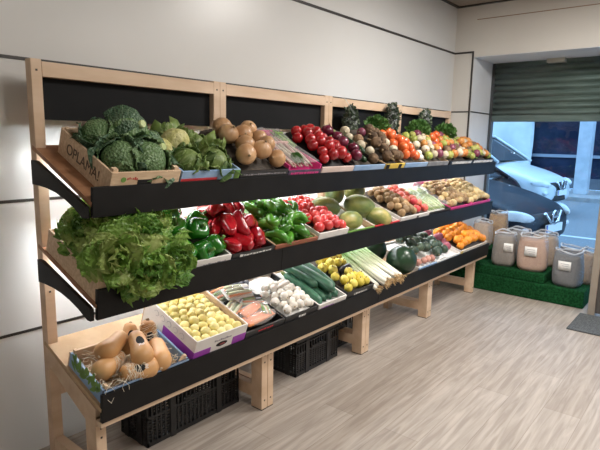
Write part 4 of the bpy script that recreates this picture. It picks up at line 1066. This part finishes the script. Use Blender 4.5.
f = crate('bot', 1.078, 1.372, .088, 'black_crate', 'black crate heaped with white garlic bulbs', (BLKCARD, BLKCARD, PAPER, KRAFT), hb=.13)
bandprint(f, PAPER, .055, .072, seed=34, x0=.12, x1=.18)
heap(f, 'garlicb', mk_onion(GARLIC, .025, 'garlic_bulb', pm('garlic neck', (.7, .62, .5))), .025, 'white garlic bulb', 'garlic', 'the black garlic crate', 'white garlic bulbs on the bottom shelf', bed=.055, mound=.05, jit=.3, seed=20, sy=(.011, .29), back=.01, rot_fn=sideways, linerm=PAPER)
f = crate('bot', 1.380, 1.665, .085, 'white_crate', 'white and purple fronted crate of courgettes', (WCARD, WCARD, KRAFT, KRAFT))
bandprint(f, PURPLE, .045, .062, seed=35, x0=.03, x1=.16)
liner(f[3], f[1], f[2], lambda u, v: .025 + .05 * v, PAPER)
for k, (x, y, z, a, b_, L, lab) in enumerate([
    (.045, .18, .085, .10, .12, 1.0, 'leftmost courgette of the lower layer beside the garlic'), (.105, .19, .085, .05, .12, 1.0, 'second courgette of the lower layer'), (.165, .18, .085, -.03, .12, .95, 'third courgette of the lower layer'), (.232, .19, .085, .0, .12, 1.0, 'rightmost courgette of the lower layer'),
    (.06, .25, .135, .35, .1, .9, 'upper left courgette, rear end raised'), (.135, .21, .137, .12, .02, 1.2, 'longest courgette lying on top of the others'), (.205, .23, .133, .0, .08, 1.1, 'upper right courgette beside the yellow fruit')]):
    put(f, 'zuc', mk_long('courgette', ZUC, .30, .028, .014, True, .8, 16), (x, y, z), RZ(a) @ RX(-PI / 2 + b_), lab, 'courgette', 'courgettes in the white crate', s=L * 1.04)
f = crate('bot', 1.672, 1.985, .095, 'black_crate', 'black crate of bright yellow quinces with white print', (BLKCARD, BLKCARD, KRAFT, KRAFT), hb=.13)
bandprint(f, PAPER, .06, .075, seed=36, x0=.08, x1=.24)
heap(f, 'quince', mk_ball('yellow_quince', .032, QUINCE, .12, 1.05, 2.2, parts=p_stem(DRY, .003, .012, .98)), .033, 'yellow quince', 'quince', 'the black quince crate', 'yellow quinces', bed=.045, mound=.03, jit=.2, seed=22, back=.05, keep=lambda x, y: not (.155 < y < .24 and x > .12), rot_fn=upr)
bm = nb(); ell(bm, .072, .030, .038, 18, 10, lambda d, th: 1 + .15 * noise.noise(d * 3)); o = obj('dark_bag', bm, pm('black white film', (.02, .02, .025), (.05, .05, .06), 18, .3, .5, 30, c3=(.6, .6, .6))); o.matrix_basis = f[0] @ T((.22, .195, .115)) @ RZ(.1); tag(o, 'black and white printed bag between the yellow quinces', 'bag')

def leekmat():
    m, nt, N, L, b = nodes('leek shaft')
    tc = N.new('ShaderNodeTexCoord'); sp = N.new('ShaderNodeSeparateXYZ'); L.new(tc.outputs['Object'], sp.inputs[0])
    r = N.new('ShaderNodeValToRGB'); e = r.color_ramp.elements
    mr = N.new('ShaderNodeMapRange'); mr.inputs[1].default_value = -.22; mr.inputs[2].default_value = .24
    L.new(sp.outputs[2], mr.inputs[0])
    e[0].position = .1; e[0].color = (.78, .76, .66, 1); e[1].position = .95; e[1].color = (.10, .24, .06, 1)
    q = e.new(.45); q.color = (.62, .68, .42, 1); q = e.new(.7); q.color = (.28, .44, .16, 1)
    L.new(mr.outputs[0], r.inputs[0]); L.new(r.outputs[0], b.inputs['Base Color']); b.inputs['Roughness'].default_value = .4
    return m
LEEK = leekmat()
def mk_leek():
    bm = nb(); tube(bm, [(0, 0, -.235), (0, 0, -.225), (0, 0, -.20), (.002, 0, -.05), (0, 0, .08), (0, 0, .16)], [.010, .016, .0155, .0145, .0155, .018], 12)
    o = one('leek', bm, LEEK)
    for k in range(4):
        bm = nb(); leaf(bm, RZ(k * 1.6) @ T((0, -.006, .10)) @ RX(R(6 + 3 * k)), .16, .016, -.3 * (k % 2) + .1, .4, .003, 3, 8, 4, k, .5, .9); obj('leaf', bm, GRSTALK, o, sheet=True)
    bm = nb(); g = random.Random(4)
    for k in range(16):
        a = g.uniform(0, 6.28); tube(bm, [(0.006 * math.cos(a), .006 * math.sin(a), -.232), (.014 * math.cos(a), .014 * math.sin(a), -.25), (.02 * math.cos(a + .5), .02 * math.sin(a + .5), -.262 - .01 * g.random())], .0014, 4)
    obj('roots', bm, pm('leek root', (.52, .34, .16), (.68, .5, .28), 40, .8), o)
    return o
f = crate('bot', 1.992, 2.400, .060, 'shallow_tray', 'shallow tray under the leeks', (BLKCARD, BLKCARD, KRAFT, KRAFT))
liner(f[3], f[1], f[2], lambda u, v: .045 + .04 * v, BLACK)
g = random.Random(51)
for k in range(17):
    lay = 0 if k < 10 else 1; i = k if lay == 0 else k - 10
    x = .03 + i * .0385 + lay * .06; 
    put(f, 'leek', mk_leek, (x + g.uniform(-.006, .006), .215 + g.uniform(-.03, .02), .090 + .032 * lay), RZ(g.uniform(-.14, .16)) @ RX(-PI / 2 + R(5 + g.uniform(-2, 3))) @ RZ(g.uniform(0, 6)), f'leek with pale root end, {ORD[i]} from the left in the ' + ('lower' if lay == 0 else 'upper') + ' layer', 'leek', 'leeks on the bottom shelf')
MB = SH['bot'][0]
def mk_wm():
    bm = nb(); ell(bm, .112, .112, .118, 28, 20, lambda d, th: 1 + .012 * math.cos(10 * th) * (1 - d.z ** 2))
    o = one('watermelon', bm, WMEL); p_stem(DRY, .004, .015, 1.03)(o, .113); return o
for (x, y, s, dd, lab) in ((2.530, .120, 1.0, (.3, -.6, .7), 'big dark green watermelon at the shelf front'), (2.470, .340, .90, (.2, .3, .9), 'dark watermelon behind the leeks at the rear')):
    o = spawn('wm', mk_wm, MB @ T((x, y, .113 * s)) @ align(dd) @ SCL(s), lab, 'watermelon', 'watermelons on the bottom shelf')
f = crate('bot', 2.670, 2.985, .070, 'blue_crate', 'pale blue fronted crate of avocados and shallots', (BLUECARD, WCARD, WCARD, KRAFT))
def mk_avo():
    r = .040
    o = one('avocado', lathe_bm([(a * r, b * r * 1.1) for a, b in [(0, -1), (.35, -.97), (.72, -.75), (.95, -.35), (1, 0), (.9, .4), (.68, .8), (.48, 1.1), (.28, 1.28), (0, 1.32)]], 16), AVO)
    p_stem(DRY, .004, .008, 1.4)(o, r); return o
SHL = ('shal', mk_onion(SHALLOT, .030, 'pink_shallot'), 'pink shallot', 'shallot')
heap(f, 'shal', SHL[1], .032, 'pink shallot', 'shallot', 'the avocado crate', 'pink shallots by the watermelon', bed=.045, mound=.02, jit=.2, seed=23, sy=(.011, .085), rot_fn=sideways, linerm=PAPER)
heap(f, 'avo', mk_avo, .041, 'dark green avocado', 'avocado', 'the pale blue crate', 'avocados in the blue crate', bed=.075, mound=.055, jit=.12, seed=24, sy=(.08, .39), rot_fn=sideways, addliner=False, back=.05)
f = crate('bot', 2.992, 3.465, .070, 'white_crate', 'torn white crate of sweet potatoes and avocados', (PAPER, WCARD, WCARD, KRAFT))
heap(f, 'avo', None, .042, 'dark green avocado', 'avocado', 'the torn white crate', 'avocados in the white crate', bed=.06, mound=.04, jit=.12, seed=25, sy=(.011, .39), rx1=.23, rot_fn=sideways, linerm=PAPER, back=.02)
for k, (x, y, z, a, lab) in enumerate([(.27, .10, .085, .15, 'front sweet potato of the pink pile'), (.27, .20, .125, .05, 'topmost pink sweet potato'), (.24, .31, .11, -.1, 'rear sweet potato of the pink pile'), (.30, .155, .09, .3, 'sweet potato nearest the oranges')]):
    def mk_sw():
        bm = nb(); tube(bm, [(0, .004 * math.sin(i), -.095 + .19 * i / 10) for i in range(11)], [.004, .014, .024, .031, .035, .036, .035, .031, .024, .013, .003], 14)
        for v in bm.verts: v.co += Vector((noise.noise(v.co * 25), noise.noise(v.co * 25 + Vector((5, 0, 0))), 0)) * .006
        return one('sweet_potato', bm, SWEET)
    put(f, 'sweet', mk_sw, (x + .07, y, z + .02), RZ(a) @ RY(PI / 2) @ RZ(k), lab, 'sweet potato', 'pink sweet potatoes', s=1.05)
f = crate('bot', 3.475, 4.120, .082, 'white_crate', 'wide pale crate of oranges at the window end', (pm('cream card', (.70, .60, .48), (.76, .66, .54), 8, .6), WCARD, WCARD, KRAFT))
bm = nb(); box(bm, (.0, -.0014, .03), (.05, -.0002, .08)); obj('print', bm, YELC, [c for c in f[3].children if c.name.startswith('front')][0])
heap(f, 'orange', mk_ball('orange', .037, ORANGE, .015, .96, 3, dimple=.06), .037, 'ripe orange', 'orange', 'the wide pale crate', 'oranges on the bottom shelf', bed=.045, mound=.075, jit=.18, seed=26, back=.02)

# ================================================================== black return crates on the floor
def plastic_crate(label, loc, w, d, h):
    t = thing('plastic_crate', label, 'crate', T(loc), 'black plastic crates under the shelf')
    def wall(wd, nm, M):
        bm = nb(); th = .010
        box(bm, (0, 0, 0), (wd, th, .022)); box(bm, (0, 0, h - .030), (wd, th, h)); box(bm, (0, 0, h * .55), (wd, th, h * .55 + .012))
        n = int(wd / .026)
        for k in range(n + 1): x = k * (wd - .008) / n; box(bm, (x, .001, .02), (x + .008, th - .001, h - .028))
        for k in range(1, 8):
            z = .022 + (h * .55 - .022) * k / 8; box(bm, (0, .002, z), (wd, th - .003, z + .006))
        for k in range(1, 4): box(bm, (wd * k / 4 - .016, -.004, .0), (wd * k / 4 + .016, th, h - .03)) if k != 2 else box(bm, (wd * .36, -.003, h * .62), (wd * .64, th, h * .66))
        o = obj(nm, bm, BLKRETURN, t); o.matrix_basis = M
        bm = nb(); box(bm, (-.002, -.010, h - .012), (wd + .002, .012, h)); box(bm, (-.002, -.006, h - .042), (wd + .002, .0, h - .036)); q = obj('rim', bm, BLKRETURN, o)
    wall(w, 'long_wall', T((0, 0, 0))); wall(w, 'long_wall', T((w, d, 0)) @ RZ(PI))
    wall(d, 'short_wall', T((0, d, 0)) @ RZ(-PI / 2)); wall(d, 'short_wall', T((w, 0, 0)) @ RZ(PI / 2))
    bm = nb(); box(bm, (.010, .010, .004), (w - .010, d - .010, .012))
    for k in range(9): box(bm, (.012 + (w - .03) * k / 8, .011, .012), (.018 + (w - .03) * k / 8, d - .011, .016))
    obj('base', bm, BLKRETURN, t)
plastic_crate('black slatted crate on the floor in the first bay', (.345, -.375, 0), .60, .225, .255)
plastic_crate('black slatted crate on the floor in the second bay', (1.385, -.425, 0), .45, .275, .245)
plastic_crate('small black crate half hidden behind the third leg pair', (1.845, -.345, 0), .30, .20, .235)

# ================================================================== sacks on the steps
sack('grain_sack', 'clear sack of grey brown seed with a price card, front left on the middle step', (4.335, -.705, .25), .220, .20, .335, GREYB, .1, (-.055, .20, .085, .085), 1)
sack('grain_sack', 'clear sack of reddish brown seed with a price card, beside the grey brown one', (4.31, -.985, .25), .270, .20, .345, ORGB, .05, (.0, .20, .11, .09), 2)
sack('grain_sack', 'clear sack standing behind the grey brown seed', (4.65, -.74, .25), .26, .2, .33, GREYB, 0, None, 3)
sack('grain_sack', 'clear sack standing behind the reddish brown seed', (4.62, -1.005, .25), .26, .2, .33, TANB, 0, None, 4)
sack('grain_sack', 'clear sack of dark pellets with a price card, front of the lowest step', (4.29, -1.31, .16), .255, .20, .335, DARKF, -.1, (.0, .205, .11, .085), 5)
sack('grain_sack', 'clear sack behind the dark pellets on the lowest step', (4.60, -1.285, .16), .26, .19, .325, DARKF, 0, None, 6)
sack('grain_sack', 'clear sack of tan nuts at the right end beside the door frame', (4.52, -1.425, .16), .16, .2, .315, TANB, 0, None, 7)
sack('grain_sack', 'clear sack of tan nuts at the left end by the oranges', (4.62, -.37, .36), .20, .2, .27, TANB, 0, None, 8)
sack('grain_sack', 'tall clear sack of yellow brown seed behind the left end sack', (4.83, -.46, .36), .20, .16, .36, MIXF, 0, None, 9)

# ================================================================== street
RZL = -.12
ASPH = pm('asphalt', (.17, .18, .19), (.23, .24, .25), 40, .85, .2, 200)
PAVE = pm('pavement slabs', (.27, .27, .27), (.34, .34, .335), 6, .85, .2, 60)
struct(bobj('pavement', (XO + .1, -9, RZL - .05), (5.7, 14, RZL + .02), PAVE))
struct(bobj('road', (5.7, -14, RZL - .06), (15.2, 18, RZL), ASPH))
struct(bobj('pavement_far', (15.2, -14, RZL - .05), (18.2, 18, RZL + .12), PAVE, bev=.01))
bm = nb(); box(bm, (8.9, -6, RZL), (9.02, .55, RZL + .003)); struct(obj('road_marking', bm, pm('road paint', (.6, .6, .6), (.7, .7, .7), 20, .8)))
GLS = pm('car glass', (.012, .016, .02), None, 4, .06, spec=.6)
CHROME = pm('chrome', (.7, .7, .72), None, 4, .12, metal=1)
TYRE = pm('tyre rubber', (.015, .015, .016), None, 20, .8)
RIM = pm('alloy rim', (.42, .43, .45), None, 8, .3, metal=.9)
LAMP = pm('headlamp glass', (.62, .66, .70), (.8, .83, .86), 12, .08, coat=.6)
PLASTIC = pm('car plastic', (.02, .021, .023), None, 10, .6)
def car(name, label, loc, rz, paint, L=4.4, W=1.82, big=1.0):
    """nose at +x end (x = 0), tail at -L; z from the road"""
    t = thing(name, label, 'car', T(loc) @ RZ(rz) @ SCL((1, 1, big)))
    #           x,   half width, z low, z shoulder, z mid top, crown width factor
    st = [(.0, .55, .36, .54, .58), (-.04, .70, .27, .62, .66), (-.14, .82, .23, .69, .74), (-.32, .88, .22, .76, .82), (-.62, .905, .22, .85, .92), (-1.0, .91, .22, .93, 1.01), (-1.30, .91, .22, .97, 1.08),
          (-2.2, .91, .22, 1.00, 1.02), (-3.2, .91, .22, 1.02, 1.04), (-3.9, .90, .24, 1.04, 1.08), (-4.25, .86, .30, 1.0, 1.08), (-4.38, .74, .40, .85, .95)]
    k = W / 1.82; sx = L / 4.4
    def sec(s):
        x, hw, zl, zs, zt = s; hw *= k
        return [Vector((x * sx, q[0] * hw, q[1])) for q in [(-.80, zl), (-.96, zl + .06), (-1.0, zl + .22), (-1.0, zs - .16), (-.975, zs - .06), (-.92, zs), (-.75, zs + (zt - zs) * .55), (-.4, zt - .01), (0, zt), (.4, zt - .01), (.75, zs + (zt - zs) * .55), (.92, zs), (.975, zs - .06), (1.0, zs - .16), (1.0, zl + .22), (.96, zl + .06), (.80, zl)]]
    bm = nb(); rows = [[bm.verts.new(p) for p in sec(s)] for s in st]
    for a, b in zip(rows, rows[1:]):
        for i in range(len(a)):
            f = bm.faces.new((a[i], a[(i + 1) % len(a)], b[(i + 1) % len(a)], b[i])); f.smooth = True
    bm.faces.new(rows[0]); bm.faces.new(list(reversed(rows[-1])))
    o = obj('body', bm, paint, t); s = o.modifiers.new('sub', 'SUBSURF'); s.levels = s.render_levels = 2
    # greenhouse
    gs = [(-1.12, .80, 1.05, 1.07), (-1.95, .68, 1.05, 1.55), (-2.3, .67, 1.05, 1.60), (-3.2, .66, 1.05, 1.57), (-3.75, .66, 1.05, 1.48), (-4.25, .76, 1.05, 1.10)]
    def gsec(x, tw, zb, zt): return [Vector((x * sx, -.86 * k, zb)), Vector((x * sx, -tw * k, zt)), Vector((x * sx, tw * k, zt)), Vector((x * sx, .86 * k, zb))]
    bm = nb(); rows = [[bm.verts.new(p) for p in gsec(*q)] for q in gs]
    for a, b in zip(rows, rows[1:]):
        for i in range(4): f = bm.faces.new((a[i], a[(i + 1) % 4], b[(i + 1) % 4], b[i]))
    bm.faces.new(rows[0]); bm.faces.new(list(reversed(rows[-1]))); obj('windows', bm, GLS, t)
    bm = nb()
    grid(bm, lambda u, v: Vector(((-1.90 - 1.9 * u) * sx, (v - .5) * 1.38 * k, 1.53 + .09 * math.sin(PI * (.15 + .7 * u)) - .04 * (2 * v - 1) ** 2 - .04 * u)), 10, 8); q = obj('roof', bm, paint, t, sheet=True); s = q.modifiers.new('s', 'SOLIDIFY'); s.thickness = .04
    for sy in (-1, 1):
        bm = nb()
        for pts in ([(-1.05, .87, 1.04), (-1.5, .80, 1.31), (-1.93, .71, 1.56), (-2.4, .69, 1.61), (-3.6, .68, 1.53), (-4.25, .80, 1.10)], [(-2.72, .86, 1.04), (-2.70, .69, 1.58)], [(-3.55, .86, 1.05), (-3.65, .69, 1.53)]):
            tube(bm, [(p[0] * sx, sy * p[1] * k, p[2]) for p in pts], .035, 6)
        obj('pillars', bm, paint, t)
        bm = nb(); ell(bm, .07, .11, .075, 14, 10, M=T((-1.55 * sx, sy * 1.02 * k, 1.10))); box(bm, (-1.57 * sx, min(sy * .86, sy * 1.0) * k, 1.04), (-1.5 * sx, max(sy * .86, sy * 1.0) * k, 1.08)); obj('mirror', bm, paint, t)
        bm = nb(); ell(bm, .24, .055, .075, 18, 10, M=T((-.145 * sx, sy * .735 * k, .655)) @ RZ(-sy * .80) @ RY(.12)); obj('headlight', bm, LAMP, t)
        bm = nb(); ell(bm, .05, .10, .045, 12, 8, M=T((-.06, sy * .66 * k, .47))); obj('fog_lamp', bm, LAMP, t)
        for wx in (-.86, -3.52):
            bm = nb(); wy = sy * .80 * k
            prof = [(.20, -.11), (.31, -.115), (.345, -.07), (.345, .07), (.31, .115), (.20, .11)]
            grid(bm, lambda u, v: Vector((math.cos(u * 6.2832) * prof[min(5, round(v * 5))][0], prof[min(5, round(v * 5))][1] , math.sin(u * 6.2832) * prof[min(5, round(v * 5))][0])), 28, 5, closeu=True)
            wo = obj('wheel', bm, TYRE, t); wo.matrix_basis = T((wx * sx, wy, .345))
            bm = nb(); yo = sy * .10
            for a in range(5):
                tube(bm, [(.03 * math.cos(a * 1.2566), yo, .03 * math.sin(a * 1.2566)), (.215 * math.cos(a * 1.2566), yo, .215 * math.sin(a * 1.2566))], .026, 6)
            tube(bm, [(.215 * math.cos(i * .2618), yo, .215 * math.sin(i * .2618)) for i in range(25)], .018, 6); obj('rim', bm, RIM, wo)
            bm = nb(); tube(bm, [((wx * sx) + .42 * math.cos(a), sy * .915 * k, .345 + .42 * math.sin(a)) for a in [PI * i / 14 for i in range(15)]], .035, 6); obj('wheel_arch', bm, PLASTIC, t)
            bm = nb(); tube(bm, [(wx * sx, sy * .75 * k, .345), (wx * sx, sy * .918 * k, .345)], .385, 24); obj('arch_recess', bm, PLASTIC, t)
    bm = nb(); grid(bm, lambda u, v: Vector((.012 - .10 * (2 * u - 1) ** 2, (u - .5) * 1.12 * k, .50 + .17 * v)), 12, 3); q = obj('grille', bm, PLASTIC, t, sheet=True); s = q.modifiers.new('s', 'SOLIDIFY'); s.thickness = .06
    bm = nb(); tube(bm, [(.02, -.26 * k, .68), (.045, -.12 * k, .55), (.05, 0, .53), (.045, .12 * k, .55), (.02, .26 * k, .68)], .02, 6)
    cyl_pts = [(.050, .085 * math.cos(a), .62 + .085 * math.sin(a)) for a in [i * .3142 for i in range(21)]]
    tube(bm, cyl_pts, .013, 6); box(bm, (.040, -.10, .608), (.058, .10, .632)); obj('grille_badge', bm, CHROME, t)
    bm = nb(); box(bm, (.035, -.26, .415), (.055, .26, .525)); pl = obj('number_plate', bm, pm('plate white', (.78, .80, .80), None, 4, .4), t)
    bm = nb(); box(bm, (.055, -.26 if True else 0, .416), (.0565, -.222, .524)); obj('plate_strip', bm, pm('plate blue', (.03, .10, .45)), pl)
    bm = nb(); grid(bm, lambda u, v: Vector((.02 - .16 * (2 * u - 1) ** 2, (u - .5) * 1.5 * k, .30 + .11 * v)), 12, 2); q = obj('lower_grille', bm, PLASTIC, t, sheet=True); s = q.modifiers.new('s', 'SOLIDIFY'); s.thickness = .05
    bm = nb(); box(bm, (-4.0 * sx, -.7 * k, .2), (-.3, .7 * k, .5)); obj('underbody', bm, PLASTIC, t)
NAVYP = pm('dark car paint', (.007, .011, .018), (.008, .013, .021), 2, .35, coat=.06, spec=.14)
WHP = pm('white car paint', (.62, .66, .68), (.66, .70, .72), 2, .3, coat=.5)
car('dark_car', 'dark blue black car parked close outside, bonnet and front plate in view', (6.60, -.58, RZL), R(-98), NAVYP)
car('white_car', 'white car parked beyond the dark one', (11.75, .50, RZL), R(-97), WHP, 4.5, 1.85, 1.11)
struct(bobj('wall_right_added_facade', (XO + .1, -9, ZC), (XO + .35, 9, 11), PLASTER))  # unseen outer walls, all three added to narrow the sky and darken street reflections
struct(bobj('wall_right_added_shopfront', (XO + .1, .0, RZL), (XO + .3, 9, ZC), PLASTER))
struct(bobj('wall_right_added_neighbour', (XO + .1, -9, RZL), (XO + .3, -4.7, ZC), PLASTER))
# building across the street
bl = thing('building', 'shopfront across the street with dark blue glass and pale pillars', 'building', T((18.2, 0, 0)))
bobj('wall', (.25, -10, 0), (.6, 16, 10), pm('far wall', (.20, .22, .25), (.26, .28, .31), 2, .8), bl)
DKG = pm('dark shop glass', (.006, .012, .03), (.02, .03, .06), 1.5, .3, spec=.15)
bobj('glass', (.15, -9, .1), (.2, 4.2, 3.2), DKG, bl)
for y in (-6.5, -3.0, 1.45, 3.9): bobj('mullion', (.08, y - .04, .1), (.15, y + .04, 3.2), pm('mullion grey', (.25, .28, .33), None, 4, .5), bl)
bobj('transom', (.09, -9, 1.02), (.149, 4.2, 1.12), pm('mullion grey', (.25, .28, .33)), bl)
bobj('plinth', (.05, -9, 0), (.25, 9, .35), pm('far plinth', (.12, .13, .15), None, 5, .8), bl)
bm = nb(); grid(bm, lambda u, v: Vector((-.16 + .10 * math.sin(5 * u + 4 * v) + .06 * math.sin(11 * u - 8 * v), 2.95 + 2.9 * u, -.0 + 3.15 * v)), 24, 12)
o = obj('white_sheet', bm, pm('white tarpaulin', (.60, .64, .66), (.68, .72, .74), 3, .6), None, sheet=True); o.matrix_basis = T((18.2, 0, 0)); s = o.modifiers.new('s', 'SOLIDIFY'); s.thickness = .01
tag(o, 'white tarpaulin sheet hung over the shopfront across the street', 'sheet')
tag(bobj('street_pillar', (16.2, .80, 0), (16.6, 1.16, 4.5), pm('pale pillar', (.42, .46, .50), (.5, .54, .58), 4, .7), bev=.02), 'pale square pillar on the far pavement', 'pillar')
bm = nb(); clump(bm, 500, (.5, 1.3, .42), .16, 77); o = obj('street_hedge', bm, pm('hedge leaf', (.015, .035, .02), (.03, .06, .03), 9, .8), sheet=True); o.matrix_basis = T((17.0, -.85, .5)); tag(o, 'dark hedge beside the pale pillar across the street', 'hedge')
tag(bobj('parked_van', (14.0, -1.1, .45), (14.9, .15, 1.15), pm('grey paint', (.30, .35, .42), None, 3, .4), bev=.15), 'grey rounded kiosk box beyond the white car', 'box') if False else None

# ================================================================== light
def area(name, loc, sx, sy, power, col=(1, .955, .90), rotm=None):
    l = bpy.data.lights.new(name, 'AREA'); l.shape = 'RECTANGLE'; l.size = sx; l.size_y = sy; l.energy = power; l.color = col
    o = bpy.data.objects.new(name, l); COL.objects.link(o); o.matrix_basis = T(loc) @ (rotm or Matrix())
    return o
for k, (x, y, p) in enumerate([(2.7, -1.75, 72), (.7, -2.3, 30), (2.6, -3.6, 46), (-2.2, -2.6, 13)]):
    t = thing('ceiling_light', ['flat square ceiling light nearest the window', 'flat square ceiling light above the middle of the shelf', 'flat square ceiling light at the front of the shop', 'flat square ceiling light at the rear of the shop'][k], 'lamp', T((x, y, ZC)), 'ceiling lights')
    bobj('frame', (-.31, -.31, -.025), (.31, .31, 0), WHITE, t)
    bobj('diffuser', (-.285, -.285, -.030), (.285, .285, -.0255), emit('panel glow %d' % k, (1, .955, .90), 6), t)
    area('panel_%d' % k, (x, y, ZC - .04), .57, .57, p)
w = bpy.data.worlds.new('sky'); SC.world = w; w.use_nodes = True
bg = w.node_tree.nodes['Background']; bg.inputs[0].default_value = (.36, .64, 1.0, 1); bg.inputs[1].default_value = 4.2
SC.view_settings.view_transform = 'Standard'; SC.view_settings.look = 'None'; SC.view_settings.exposure = 0; SC.view_settings.gamma = 1
SC.cycles.use_denoising = True
SC.cycles.max_bounces = 8; SC.cycles.transparent_max_bounces = 16
